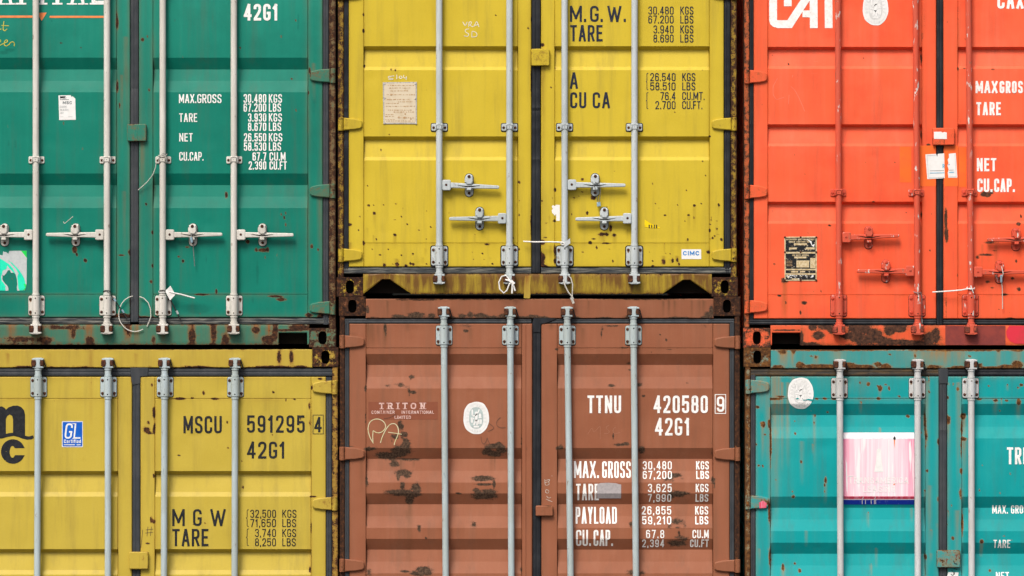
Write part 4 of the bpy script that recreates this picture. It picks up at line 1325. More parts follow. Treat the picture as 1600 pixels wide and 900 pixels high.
for x, yv, a in ((623, 183.5, 1.8), (632, 184, 2.2), (611, 148, 1.8), (642, 186, 1.4), (633, 178, 1.6)):
    m.disc(x, yv, a, a * .8, 'plate_ink', pd, .0058, seg=10, rings=1)
m.build("plate_print", yl, smooth=False)
m = MB()
m.poly([(1065, 389.5), (1095.5, 389.5), (1095.8, 404.8), (1065, 404.8)], 'sticker', Y.depth, .0014)
m.build("paper_sticker", yr, smooth=False, label="small white sticker with blue lettering")
m = MB()
text(m, "CIMC", 1067.3, 1092.5, 392.3, 399, 1.5, 'blue_ink', Y.depth, off=.002)
m.build("sticker_print", yr, smooth=False)
m = MB()
m.poly([(1007.3, 343), (1014, 347.5), (1022, 351.5), (1032, 355.8), (1031, 357), (1007.3, 354.8)], 'tag_yellow', Y.depth, .0014)
for x in (1013.5, 1017.5, 1021.5, 1025):
    m.poly([(x, 351), (x + 1.8, 351.3), (x + 1.8, 356.5), (x, 356.2)], 'black', Y.depth, .002)
m.build("warning_sticker", yr, smooth=False, label="remains of a yellow warning sticker with black bars")
m = MB()
m.poly([(870, 320), (874.8, 320), (874.8, 345), (869.2, 345), (869, 334), (867, 337), (865, 334.5), (863, 333), (862, 329), (864, 326), (862, 323), (864, 320.5), (867, 322), (868.5, 320)], 'sticker', Y.depth, .0014)
m.build("paper_scrap", yr, smooth=False, label="scrap of torn white sticker")
m = MB()
m.prism([(820, 430), (828.5, 430), (827.5, 467), (818, 467)], .002, .0045, 'plate', .3)
m.mats[0] = P['ochre'] if False else M['plate_ink']
tape = m
m = MB()
m.prism([(820.5, 431), (830, 431), (828.5, 448), (829, 459), (828, 466.5), (818.5, 466), (819, 450)], .001, .004, P['ochre'], .3)
m.build("tape_strip", Y.root, Y.wear(.15, stain=.35), label="dirty yellow tape strip hanging from the sill")

# ================================================================== ORANGE, top right
O = Container("orange", "orange red shipping container at the upper right with chipped orange locking bars and white lettering", 1161.5, 1789, -124, 543, P['orange'])
O.seam_rust = 0.30
O.cy, O.cd = corr([-48, 73, 194, 315], 4.5, 30, 34.5, .034, .38)
O.pl = (1200, 1440.5); O.pr = (1497, 1745)
O.rust = [(1226, 438, 6, 5), (1217.5, 462, 3, 1.6), (1256.5, 473, 4.5, 3), (1251, 489, 1.5, 3), (1283, 455, 1.5, 1.5), (1271, 455, 1.5, 1.2), (1228, 473, 1.5, 1.8), (1210.5, 413, 1.6, 1.8), (1296, 352, 3, 1.8, .9), (1365, 315, 3, 1.2, .8), (1372, 347, 5, 1.2, .6), (1232, 100, 1.8, 2), (1207, 86, 1.6, 1.4, .8), (1192, 163, 1.2, 1.2), (1258, 272, 2, 1.6, .6),
          (1451, 226, 3, 2), (1478, 229, 9, 2.6), (1483, 233, 4, 4, .7), (1478, 345, 2.6, 20, 1), (1479, 366, 3.4, 12, 1), (1479, 478, 1.5, 25, .7), (1440, 90, 1.2, 8, .7), (1440, 210, 1.2, 8, .7), (1440, 335, 1.2, 6, .7), (1497, 107, 1.2, 3), (1507, 107, 4, 1, .8), (1552, 108, 3, 1, .8),
          (1541, 304, 8, 4.4), (1549, 300, 4, 4), (1540, 398, 14, 2.2, .85), (1527, 402, 4, 3, .8), (1555, 392, 5, 1.6, .7), (1548, 379, 14, 1.8, .9), (1588, 408, 2, 4), (1596, 338, 2, 4), (1592, 350, 4, 3), (1582, 435, 4, 3, .8), (1592, 452, 4, 4, .8), (1551, 450, 5, 2, .7), (1578, 498, 8, 1.6), (1561, 483, 2, 1, .8), (1543, 440, 4, 3, .7), (1570, 460, 5, 2, .7), (1453, 391, 1.4, 2.4), (1496, 430, 1, 3, .7),
          # bare rusted patches on the sill
          (1279, 524, 9, 6), (1270, 512, 6, 4), (1290, 511, 10, 4), (1300, 514, 8, 6), (1343, 514, 18, 7), (1333, 525, 20, 6), (1352, 530, 22, 6), (1366, 524, 12, 10), (1380, 532, 14, 5), (1390, 516, 8, 8), (1405, 514, 12, 5), (1455, 528, 14, 8), (1462, 521, 6, 8), (1400, 534, 30, 3), (1262, 538, 20, 2), (1253, 528, 2.4, 12), (1430, 536, 20, 3), (1228, 516, 22, 1.4, .8), (1510, 530, 8, 3, .6), (1550, 520, 4, 3, .5)]
O.chip = [(1444, 30, 1, 16, .42), (1441, 60, 1, 10, .42), (1480, 34, 1, 14, .42), (1489, 45, 1, 18, .42), (1497, 22, 1.2, 16, .42), (1463, 240, .8, 10, .35), (1465, 350, 1, 60, .4), (1208, 330, 1, 2, .8), (1226, 332, .8, 3, .5)]
O.dark = [(1496, 45, 10, 24, .25), (1270, 420, 200, 80, .15)]
O.streak = [(1226, 442, 4, 70, .55), (1224, 470, 2, 40, .4), (1484, 230, 5, 40, .6), (1556, 385, 2.5, 60, .35), (1545, 382, 2, 40, .4), (1535, 382, 2, 50, .3), (1455, 498, 10, 40, .3)]
O.fade = [(1368, 75, 5, 55, .7), (1365, 150, 4, 60, .35), (1230, 95, 20, 60, .2), (1310, 60, 60, 60, .22), (1400, 200, 40, 60, .15), (1240, 220, 60, 25, .25), (1330, 235, 60, 15, .18), (1550, 80, 60, 80, .25), (1240, 330, 50, 20, .2), (1420, 110, 10, 40, .25)]
for _ in range(35):
    O.rust.append((float(rng.uniform(1182, 1600)), float(rng.uniform(60, 497)), float(rng.uniform(.7, 1.5)), float(rng.uniform(.8, 1.6)), float(rng.uniform(.45, .8))))
ol = O.door(1178, 1463, -95, 498, *O.pl, (461, -60), "left", .10)
orr = O.door(1474.5, 1760, -95, 498, *O.pr, (461, -60), "right", .10)
O.seal([(1463, 1474.5, -110, 507), (1171, 1178, -100, 507), (1760, 1768, -100, 507), (1171, 1463, 498.5, 508), (1474.5, 1768, 499, 508), (1171, 1768, -108, -96)],
       ['gasket_dark', 'gasket_dark', 'gasket_dark', 'gasket_dark', 'gasket_dark', 'gasket_dark'])
O.frame((1163, 1171), (1768, 1787), (-124, -107), (508.3, 539.5), (1161.5, 1204), (1746, 1789), rust_post=.42, rust_sill=.10, rust_cast=.40,
        notch=[[(1206, 539.5), (1206.1, 520), (1251, 520), (1251.1, 539.5)], [(1699.9, 539.5), (1700, 520), (1744, 520), (1744.1, 539.5)]])
for y0, y1 in ((110, 130), (289.5, 310), (469.5, 489), (-70, -50)):
    O.hinge(ol, 1162.5, 1199, y0, y1, .10)
    O.hinge(orr, 1788, 1748, y0, y1, .06)
lg = O.lug(orr, 1457, 1491, 200, 227, .08)
for i, (a, h) in enumerate((((1308, 1310.5), (1310.3, 371, 1, 1404, 1357, -2.5)), ((1429, 1433), (1432.3, 423.5, -1, 1338, 1384.5, -.5)), ((1511.5, 1516.5), (1515.8, 425, 1, 1612, 1561.5, 1)), ((1637, 1638), (1637.7, 374, -1, 1541, 1588, 0)))):
    O.bar(a[0], -92, a[1], 507, 'bar_orange', (301, 20) if False else (301,), (-78, -47), (461, 494), h, bolt='bolt_orange', keeper='keeper_orange', r=4.7)
lettering(O, orr, [("MAX", 1524.5, 1559, 126.5, 145.5, 3.5, .4), ("GROSS", 1562, 1608, 126.5, 145.5, 3.5), ("TARE", 1525.5, 1564, 159.5, 180, 3.6), ("NET", 1526.5, 1557, 247, 267.5, 3.6),
           ("CU.", 1527, 1551, 279, 300, 3.6, .42), ("CAP.", 1553.5, 1586, 279, 300, 3.6, .42), ("CAXU", 1558.5, 1614, -14, 13.5, 4.6)], 'white')
m = MB()
wl = 'white'
m.poly([(1202, -12), (1214.2, -12), (1214.2, 31.5), (1230.3, 31.5), (1258.7, -12), (1273.5, -12), (1237.3, 43.8), (1215, 43.8), (1208, 41.5), (1203.5, 37.5), (1202, 31)], wl, O.depth, .0014)
m.poly([(1225, -12), (1237, -12), (1237, 9.6), (1225, 9.6)], wl, O.depth, .0014)
m.poly([(1265.2, -1), (1277.3, -12), (1277.8, 43.8), (1265.6, 43.8), (1265.4, 27), (1254, 26.8), (1254, 16.3), (1265.3, 16)], wl, O.depth, .0017)
m.poly([(1288.4, -12), (1300.6, -12), (1301, 43.8), (1288.9, 43.8)], wl, O.depth, .0014)
m.build("lettering", ol, smooth=False, label="large white block letters of a painted logo")
emblem_on(O, ol, 1368, 13, 20, 26.5, True, "bleached white oval sticker")
m = MB()
m.prism([(1225.5, 370), (1276.5, 369.5), (1276.5, 439), (1226, 439)], DD - .001, DD + .004, 'plate_cream', .5)
m.prism([(1227.3, 371.5), (1274.5, 371), (1274.5, 437.4), (1227.6, 437.4)], DD + .003, DD + .0046, 'plate_black', .3)
for x in (1226.5, 1251, 1275.5):
    for yv in (370.8, 394, 437.8):
        m.dome(x, yv, 1.7, DD + .004, .003, 'bolt', 10)
m.build("data_plate", ol, label="black and cream metal data plate with peeling print", smooth=False)
m = MB()
text(m, "APPROVED FOR TRANSPORT", 1228.5, 1272.5, 372.8, 375.4, .65, 'plate_cream', pd, off=.005)
text(m, "UNDER CUSTOMS SEAL", 1232.5, 1268, 376.6, 379, .6, 'plate_cream', pd, off=.005)
text(m, "CSC SAFETY APPROVAL", 1238, 1264, 397.6, 400, .55, 'plate_cream', pd, off=.005)
for a, b, c_, d_ in ((1240.5, 1261, 380, 383), (1233, 1245, 386.7, 389.6), (1259, 1273, 386.5, 389.6), (1228, 1274, 393.6, 396.2), (1241, 1260, 400.8, 403.6), (1244.5, 1264.2, 407, 417.8), (1266, 1274, 403, 419), (1227.8, 1274.3, 420, 422.2), (1227.8, 1274.3, 427, 429.4), (1236, 1247, 423.4, 425.8), (1250, 1258, 423.4, 425.6), (1237, 1249, 435, 437.2), (1230, 1233, 430.5, 434)):
    m.poly([(a, c_), (b, c_), (b, d_), (a, d_)], 'plate_cream', pd, .0052)
for yv in (408, 410.4, 412.8, 415.2):
    m.strip([(1228.5, yv), (1228.5 + rr.uniform(9, 13.5), yv)], .7, 'plate_ink', pd, .0052)
m.poly([(1261, 374), (1268, 377), (1269, 383), (1273, 381), (1272, 386), (1268.5, 384), (1266, 379)], 'sticker', pd, .0056)
for _ in range(26):
    x = rr.uniform(1228, 1272); yv = rr.uniform(430, 437)
    m.strip([(x, yv), (x + rr.uniform(1, 3), yv + rr.uniform(-.6, .6))], rr.uniform(.5, 1.6), 'sticker', pd, .0056 + rr.uniform(0, .0005))
m.build("plate_print", ol, smooth=False)
# paint patches and torn paper beside the seal
m = MB()
m.sheet(1436, 1463 - .8, 227.5, 291, 'amber', O.depth, .0007, brk=O.cy)
m.sheet(1406, 1424, 229, 285, 'amber', O.depth, .0007)
m.build("paint_patch", ol, smooth=False, label="amber touch-up paint")
m = MB()
m.sheet(1474.5 + .8, 1497, 227.5, 291, 'amber', O.depth, .0007)
m.sheet(1498, 1510, 230, 292, 'amber', O.depth, .0007)
m.build("paint_patch", orr, smooth=False, label="amber touch-up paint")
m = MB()
sd = lambda x, y: DD + .001
pts = [(1446, 241.3), (1462.8, 240.2), (1464.5, 245), (1465.5, 240.3), (1475.5, 239.5), (1476.3, 278.3), (1449, 280)]
m.prism(pts, DD + .001, DD + .0022, 'sticker', .1)
m.build("paper_sticker", orr, smooth=False, label="left piece of a torn white paper sticker over the door seal")
m = MB()
m.prism([(1482.5, 240.2), (1493.5, 239), (1496, 277.5), (1482, 277.8), (1481, 270), (1482.5, 265), (1480.5, 259), (1482, 255), (1480.8, 249.5), (1483, 246)], DD + .001, DD + .0022, 'sticker', .1)
m.build("paper_sticker", orr, smooth=False, label="right piece of a torn white paper sticker")
m = MB()
text(m, "R", 1472.8, 1476, 256.3, 262.5, .9, 'cyan_ink', sd, off=.0026)
m.strip([(1481.5, 257.5), (1484, 256.6)], 1, 'cyan_ink', sd, .0026)
for a, b, yv, mt in ((1453, 1475, 266.6, 'ink_pale'), (1483, 1490, 266, 'ink_pale'), (1453, 1475.5, 270.3, 'cyan_ink'), (1482.5, 1491, 269.4, 'cyan_ink')):
    m.strip([(a, yv), (b, yv - .4)], .9, mt, sd, .0026)
for q in ([(1448.5, 243), (1451, 278)], [(1448.5, 243), (1462, 242.2)], [(1451, 278), (1475.5, 276.6)], [(1492, 241.5), (1494, 276)], [(1494, 276), (1483, 276.2)]):
    m.strip(q, .4, 'ink_pale', sd, .0027)
m.build("sticker_print", orr, smooth=False)
m = MB()
m.prism([(1458.5, 206.2), (1470, 206), (1472, 207.5), (1475, 206.3), (1477, 207), (1478.8, 207.2), (1478.8, 217.5), (1458.7, 217.3)], .0215, .0236, 'sticker', .1)
m.build("paper_scrap", orr, smooth=False, label="white sticker on the overlap plate")
m = MB()
m.sheet(1477, 1571, 509, 539, 'maroon', lambda x, y: 0.0, .0008)
m.poly([(1577, 509), (1640, 509), (1640, 537), (1586, 537), (1578, 533), (1573, 526), (1572, 518)], 'red_patch', lambda x, y: 0.0, .0012)
m.build("paint_patch", O.root, smooth=False, label="maroon and red paint patches on the sill")
m = MB()
for p in ([(1215, 122), (1208, 135), (1208, 148), (1213, 156), (1225, 152)], [(1236, 135), (1243, 142), (1251, 158), (1257.5, 174)], [(1233, 148), (1232, 163)], [(1239, 117), (1238, 121)]):
    scrawl(m, p, .5, 'scratch_orange', O.depth)
m.build("scratch", ol, smooth=False)

# ================================================================== MUSTARD YELLOW, bottom left
B = Container("mustard yellow", "mustard yellow shipping container at the bottom left with black lettering and a blue sticker", -99, 529, 543, GY, P['ochre'])
B.seam_rust = 0.22
B.cy, B.cd = corr([736, 858, 980, 1102], 6, 33, 40, .034, .38)
B.pl = (-60, 184); B.pr = (242, 486)
B.rust = [(232, 660, 3, 3, .9), (229, 672, 6, 6, .8), (240, 645, 2.5, 10, .9), (241, 670, 2, 10, .9), (233, 676, 5, 4, .8), (237, 602, 2, 3), (240, 744, 1.6, 3), (236, 812, 2, 6), (231, 849, 4, 1.5), (240, 815, 3, 4, .8), (318, 614, 2.4, 3.6), (427, 613, 2.2, 2.4), (364, 597, 1.6, 1.4), (447, 625, 1.6, 2.4), (460, 624, 2, 1.4), (483, 635, 1.6, 6), (281, 623, 10, 1.4), (300, 622, 3, 1.6), (335, 623, 6, 1.2), (355, 660, 1.6, 2.2), (356, 700, 1.6, 2),
          (425, 680, 1.2, 2), (470, 655, 1.2, 2), (484, 660, 1.2, 5, .7), (379, 762, 1.4, 3.6), (397, 784, 1.8, 1, .8), (484, 890, 1.6, 5), (486, 826, 1, 10, .6), (378, 720, 1.2, 1.2), (280, 711, 2, 1), (436, 558, 3, 9), (455, 558, 3, 9), (470, 573, 8, 1.6), (250, 545, 200, 1.2, .6), (85, 627, 1.2, 2, .5), (320, 818, 2, 1.6, .8), (302, 820, 1.6, 1.4, .6), (40, 574.5, 14, 1.5, .9), (85, 575, 20, 1.3, .9), (132, 575, 12, 1.5, .9), (470, 578, 14, 1.4), (425, 574, 24, 1.3, .8), (310, 574, 20, 1.2, .7), (500, 592, 4, 2), (206, 590, 3, 10, .6), (513, 776, 4, 1.6), (490, 776, 6, 1.2), (200, 583, 1.5, 1.5), (142, 600, 1, 30, .35), (487, 606, 1.6, 3)]
B.chip = [(279, 711, 2, 1.2, .9), (22, 778.5, 1.4, 1.4, .7), (133, 716, 2.5, 7, .28), (437, 681, 1.2, 6, .3)]
B.dark = [(130, 717, 2.5, 7, .6), (437, 681, 1.5, 7, .5)]
B.streak = [(142, 548, 3, 120, .35), (436, 553, 3, 24, .7), (456, 553, 3, 24, .7), (12, 552, 2, 20, .5), (78, 552, 1.6, 20, .3), (242, 640, 3, 50, .35), (212, 552, 2, 20, .4)]
B.fade = []
bl_ = B.door(-80, 206, 589, 1160, *B.pl, (623, 1125), "left", .10)
br_ = B.door(219.5, 509, 589, 1160, *B.pr, (623, 1125), "right", .10)
B.seal([(206, 219.5, 576, 1172), (509, 519, 589, 1165), (-90, -80, 589, 1165), (-90, 204, 574.5, 588.5), (221, 519, 574.5, 588.5), (-90, 519, 1160, 1171)],
       ['gasket', 'gasket', 'gasket', 'gasket', 'gasket', 'gasket'])
m = MB()
m.prism([(203, 573.5), (214, 572), (229, 572.6), (232, 575), (231, 588), (219.5, 589), (219, 600), (207, 602), (204.5, 590)], -.02, -.003, 'gasket', 1.0)
m.build("seal_joint", B.root)
B.frame((-98.5, -90), (519, 528), (546, 574.3), (1171, 1205), (-99, -57), (488, 529), rust_post=.42, rust_cast=.52, head_rust=.05, head_edge=.22)
for y0, y1 in ((595, 615.5), (777, 797), (960, 980), (1120, 1140)):
    B.hinge(br_, 527.5, 488, y0, y1, .05)
    B.hinge(bl_, -98, -59, y0, y1, .05)
B.lug(br_, 202, 232, 862, 889, .05)
std_bars(B, [(60.5, 58), (169.5, 169.5), (258, 256), (368, 366.5)], 'bar_blue', (), ((589, 620), (1122, 1150)), (575, 1163), None)
lettering(B, br_, [("MSCU", 286.5, 346.5, 650, 677, 3.9), ("591295", 386, 476, 649, 676, 3.9, .72), ("4", 491, 502.5, 651.5, 675.5, 3.7), ("42G1", 386, 445, 690, 716.5, 3.9, .6),
           ("M", 269, 288.5, 795.5, 822, 3.9), ("G", 301.5, 315, 795.5, 822, 3.9), ("W", 328.5, 352.5, 795.5, 822, 3.9), ("TARE", 269, 325.5, 826.5, 853.5, 3.9),
           ("{", 384, 388.5, 796, 823, 1.2), ("{", 384, 388.5, 826, 853, 1.2), ("32,500", 391, 431, 796.5, 809, 1.8, .62), ("KGS", 441, 463, 796.5, 809, 1.8), ("71,650", 391, 431, 811, 823.5, 1.8, .62), ("LBS", 441, 462.5, 811, 823.5, 1.8),
           ("3,740", 398.5, 431, 826.5, 839, 1.8, .62), ("KGS", 441, 462.5, 826.5, 839, 1.8), ("8,250", 398.5, 431, 841, 853.5, 1.8, .62), ("LBS", 441, 462, 841, 853.5, 1.8)], 'black')
m = MB()
m.strip([(489, 648.5), (505, 648.5), (505, 678), (489, 678)], .9, 'black', B.depth, .0013, True)
m.build("number_frame", br_, smooth=False)
m = MB()
m.poly([(9.5, 640), (13, 636.5), (20, 634), (27, 633.6), (33, 636), (37.5, 641), (39, 648), (39, 681), (45, 682), (51.5, 680.2), (53, 684.3), (49, 686.5), (42, 687), (35, 685.3), (28, 682.6), (20, 681.5), (12, 683), (4, 685), (-9, 685.5),
        (-9, 656), (-11, 650), (-15, 647.8), (-19, 650), (-20.5, 656), (-20.5, 685), (-39, 685), (-39, 648), (-37, 641), (-32, 636), (-25, 633.6), (-14, 634.5), (-4, 634), (3, 634.8), (7, 637.5)], 'black', B.depth, .0014)
m.build("lettering", bl_, smooth=False, label="large black lower case m of a painted logo") if False else None
m2 = MB()
pm = [(9.5, 640), (13, 636.5), (20, 634), (27, 633.6), (33, 636), (37.5, 641), (39, 648), (39, 681), (45, 682), (51.5, 680.2), (53, 684.3), (49, 686.5), (42, 687), (35, 685.3), (28, 682.6), (20, 681), (20.3, 656), (19, 650), (15, 647.6), (11, 650), (9, 655), (9, 678), (14, 676.6), (20, 676.2), (20, 681.3), (12, 682.5), (4, 685), (-3, 685.5), (-9, 685.5), (-9, 641), (-4, 635.6), (3, 635), (7, 637.3)]
m2.poly(pm, 'black', B.depth, .0014)
arc = [(38.5, 700.3)] + [(20 + 18.8 * math.cos(R(a)), 705.5 - 19.2 * math.sin(R(a))) for a in range(28, 336, 14)] + [(38.5, 711.2), (23.2, 711.2)] + [(19.3 + 4.4 * math.cos(R(a)), 706 + 9.4 * math.sin(R(a))) for a in range(40, 326, 20)] + [(23.2, 700.3)]
m2.poly(arc, 'black', B.depth, .0014)
m2.build("lettering", bl_, smooth=False, label="bold black lower case logo letters above a wave line")
m = MB()
m.poly(rrect(96.5, 129.5, 658, 698.8, 1.4, 3), 'emblem_pale', B.depth, .0013)
m.poly(rrect(97.8, 128.4, 659.4, 697.4, .8, 2), 'blue', B.depth, .0019)
m.build("blue_sticker", bl_, smooth=False, label="blue certificate sticker with white letters")
m = MB()
text(m, "G", 100.2, 111.5, 661.5, 685.5, 2.6, 'sticker', B.depth, off=.0025, slant=.12)
text(m, "L", 114.5, 125.5, 661.5, 685.5, 2.3, 'sticker', B.depth, off=.0025, slant=.10, serif=2.6)
text(m, "Certified", 99.8, 126.3, 686.8, 692.2, .95, 'sticker', B.depth, off=.0025)
m.strip([(99.5, 694.9), (117, 694.9)], 1.4, 'emblem_pale', B.depth, .0025)
m.strip([(119.5, 695), (126, 695)], 1.4, 'emblem_pale', B.depth, .0025)
m.build("sticker_print", bl_, smooth=False)
m = MB()
for p in ([(223, 828), (221.5, 842), (220, 855.5)], [(231, 823), (229.5, 838)], [(236.5, 823), (235, 837.5)], [(227.5, 828), (239.5, 826.8)], [(227, 833), (239, 831.8)], [(227, 848.5), (233, 850.3)]):
    scrawl(m, p, .7, 'pencil', B.depth)
m.build("pencil_mark", br_, smooth=False)

# ================================================================== BROWN, bottom centre
N = Container("red brown", "red brown shipping container at the bottom centre with dark scuffs and white lettering", 529.5, 1157, 463.5, GY, P['brown'])
N.seam_rust = 0.25
N.cy, N.cd = corr([553, 700, 771, 842, 913, 984, 1055], 17.5, 36, 54, .036)
N.pl = (572, 815); N.pr = (871, 1114)
N.chip = [(602, 712, 13, 4.5), (612, 716, 6, 3), (627, 704, 13, 7), (622, 710, 10, 4), (635, 693, 5, 6), (618, 683, 4, 3), (633, 679, 3, 3), (638, 718.5, 17, 1.6), (616, 725, 6, 4), (630, 739, 11, 4), (622, 744, 2, 6), (636, 742, 4, 5), (629, 770, 20, 4), (618, 769, 12, 3), (650, 763, 6, 7), (640, 780, 5.5, 7), (629, 759, 3, 5), (644, 772, 12, 4),
          (770, 697, 9, 3), (762, 705, 7, 5), (784, 702, 6, 6), (773, 710, 10, 3), (757, 708, 3, 3), (779, 694, 4, 3), (754, 748, 14, 3.6), (757, 757, 11, 1.8), (744, 766, 4, 3), (772, 757, 1.6, 6), (758, 774, 17, 5), (764, 769, 10, 4), (748, 774, 6, 6), (717, 771, 3.6, 1.4), (740, 820, 4.2, 4, .75), (655, 826, 2, 4), (655, 822, 3, 1.4, .8), (666, 841, 1.2, 2.4), (662, 890, 10, 4), (656, 896, 12, 3), (668, 896, 6, 3), (632, 893, 6, 1.6),
          (575, 702, 5, 2.4), (582, 701, 6, 3, .7), (573, 752, 2, 9, .8), (573, 820, 1, 6, .6), (576, 895, 4, 5, .7), (643, 589, 3.6, 2.4), (641, 593, 1.5, 1), (646, 613, 4, 2.2), (639, 612, 1.6, 7, .8), (620, 601, 6, 2, .55), (626, 602, 4, 3.4, .8), (606, 603, 6, 2.4, .5), (634, 604, 4, 2, .6), (602, 512, 2, 5.5), (603, 520, 1, 7, .7), (728, 517, 3, 2), (729, 509, 8, 2.4, .6), (625, 664, 3.6, 7, .75), (629, 667, 1.5, 4), (629, 679, 3.4, 6, .75), (614, 682, 4, 3.4, .7), (613, 690, 1, 4, .7), (634, 690, 4, 5),
          (970.6, 695, 11, 2, .9), (978, 692.5, 4, 1.4), (1002.5, 703, 5, 4.6, .85), (1000, 700, 3, 3, .6), (1055, 743, 9, 3, .9), (1043, 749, 9, 4, .62), (1066, 748, 3, 2, .6), (1057, 772, 14, 4.4, .85), (1066, 771, 8, 3.4, .9), (1049, 776, 7, 4, .7), (1057, 815, 9, 5, .72), (1047, 822, 4, 4, .6), (1070, 820, 3, 5, .62), (1059, 824, 4, 1.2, .9), (1061, 834, 1.4, 5, .8), (1062, 840, 10, 3, .65), (1058, 849, 14, 4.5, .82), (1069, 844, 4, 5, .7), (1114, 750, 3.6, 5, .75), (1116, 757, 1.4, 6, .8), (958, 682, 1.2, 4, .9), (988, 895, 9, 4, .75), (1004, 895, 6, 3.6, .65), (876, 699, 4, 4, .7), (986, 820, 3, 4, .7),
          (955, 602.5, 4.6, 1.8, .95), (957, 607, 1.5, 1, .7), (999, 601.5, 4, 3, .8), (982, 568, 3.6, 2, .75), (984, 578, 2, 1.4, .7), (1005, 618.5, 2.4, 1.4), (939.5, 522, 1, 9, .7), (942, 514, 2, 4, .6), (953, 509.5, 12, 1.4, .75), (1041, 531, 1.6, 1.6, .9), (1031, 523, .8, 1.4), (1074, 598.5, 1.6, 1, .8), (1046, 546, 4, .9, .8), (975, 543.5, 8, .9, .7), (1102, 510, 3, 2, .6), (802, 636, 1.2, 1.2, .9), (815, 690, 1.2, 10, .6), (819, 700, 4, 3, .6), (815, 760, 1, 6, .5), (815, 892, 3, 5, .7), (1017, 551, 1, .8), (870, 546, 2, 1.4), (571, 607, 1.6, 4, .9), (571, 655, 1, 10, .6), (872, 700, 3, 2), (549, 698, 5, 1.4, .7), (1112, 703, 1, 12, .5),
          # scorched lower edge of the header
          (622, 495, 8, 3), (650, 493, 10, 4.4), (640, 496.5, 20, 1.6), (675, 494, 5, 4), (700, 496, 12, 1.8), (722, 494, 6, 3, .9), (735, 492.5, 4, 4), (752, 493.5, 8, 3.4), (770, 496, 10, 2), (788, 494, 8, 3), (816, 496, 12, 1.6), (833, 495, 8, 2.4), (850, 496, 8, 1.6, .9), (880, 494, 4, 3, .9), (900, 496.5, 8, 1.4, .8), (980, 495, 6, 2, .8), (1060, 496.5, 18, 1.2, .8), (1108, 492, 6, 4.4), (1112, 486, 3, 8), (1103, 496, 8, 1.4), (585, 495, 8, 1.4, .8), (574, 484, 2.4, 5), (945, 496.4, 10, 1.2, .7)]
N.rust = [(660, 467.8, 24, .9, .9), (632, 469, 12, 1.4), (1000, 467.2, 80, .8, .55), (740, 467.2, 120, .8, .55), (575, 500, 2, 2), (600, 519, 1.5, 3, .7)]
N.dark = [(560, 660, 8, 120, .25), (1128, 760, 10, 60, .25)]
N.streak = [(640, 785, 3.4, 60, .95), (639, 800, 6, 110, .4), (575, 506, 4, 45, .7), (582, 506, 4, 45, .6), (590, 508, 3, 32, .4), (602, 515, 3, 34, .8), (637, 506, 3, 14, .6), (606, 470, 1.6, 28, .9), (637, 470, 1.4, 26, .9), (598, 468, 1, 26, .5), (768, 710, 3, 30, .6), (773, 712, 1.4, 26, .6), (655, 470, 1, 26, .3), (957, 470, 1, 26, .6), (1045, 470, 1.2, 28, .9), (1055, 470, 1.2, 28, .8), (1082, 470, 1.2, 28, .9), (1092, 470, 1.4, 28, .9), (1100, 470, 2, 28, .9),
            (1036, 470, 1, 28, .6), (911, 512, 3, 30, .5), (735, 512, 3, 30, .5), (861, 505, 5, 12, .7), (855, 560, 5, 300, .16), (552, 520, 5, 60, .3), (565, 718, 3, 60, .45), (646, 718, 1.4, 14, .6), (626, 718, 2, 24, .6), (920, 470, .8, 26, .5), (880, 470, .8, 26, .4)]
N.fade = [(690, 662, 70, 30, .12)]
nl = N.door(546, 831.5, 506, 1160, *N.pl, (544, 1125), "left", .12)
nr = N.door(846, 1140, 506, 1160, *N.pr, (544, 1125), "right", .12)
N.seal([(831.5, 846, 496, 1172), (538, 546, 499, 1165), (1140, 1148, 503, 1165), (538, 830, 497.5, 505.8), (847, 1147, 497.5, 505.8), (538, 1148, 1160, 1171)],
       ['gasket_dark', 'gasket', 'gasket', 'gasket', 'gasket', 'gasket'])
m = MB()
m.prism([(834, 495), (858, 495.5), (870, 498), (858, 504), (845.5, 507), (844.5, 520), (833, 520), (832, 505)], -.02, -.002, 'gasket_dark', 1.0)
m.build("seal_joint", N.root)
N.frame((531, 538.5), (1148, 1156), (467, 497.3), (1171, 1205), (529.5, 571.5), (1115, 1157), rust_post=.66, rust_cast=.60, head_rust=.04, head_edge=.2, head_bottom=.22)
m = MB()
m.prism([(815.8, 506.5), (822, 506.5), (822, 1159), (815.8, 1159)], DD - .002, DD + .004, P['brown'], .8)
m.build("door_stile", nl, N.wear(0, .1, (815, 822, 506, 1160)))
for y0, y1 in ((524.5, 543.5), (699, 718.5), (874, 893), (1050, 1069)):
    N.hinge(nl, 530, 569.5, y0, y1, .03)
    N.hinge(nr, 1157, 1116, y0 + 1, y1 + 1, .03)
N.lug(nr, 837, 864, 790, 806, .06)
std_bars(N, [(693.7, 698.5), (797.3, 800), (886, 895), (989.5, 996)], 'bar_blue', (), ((509, 539), (1122, 1150)), (495, 1163), None)
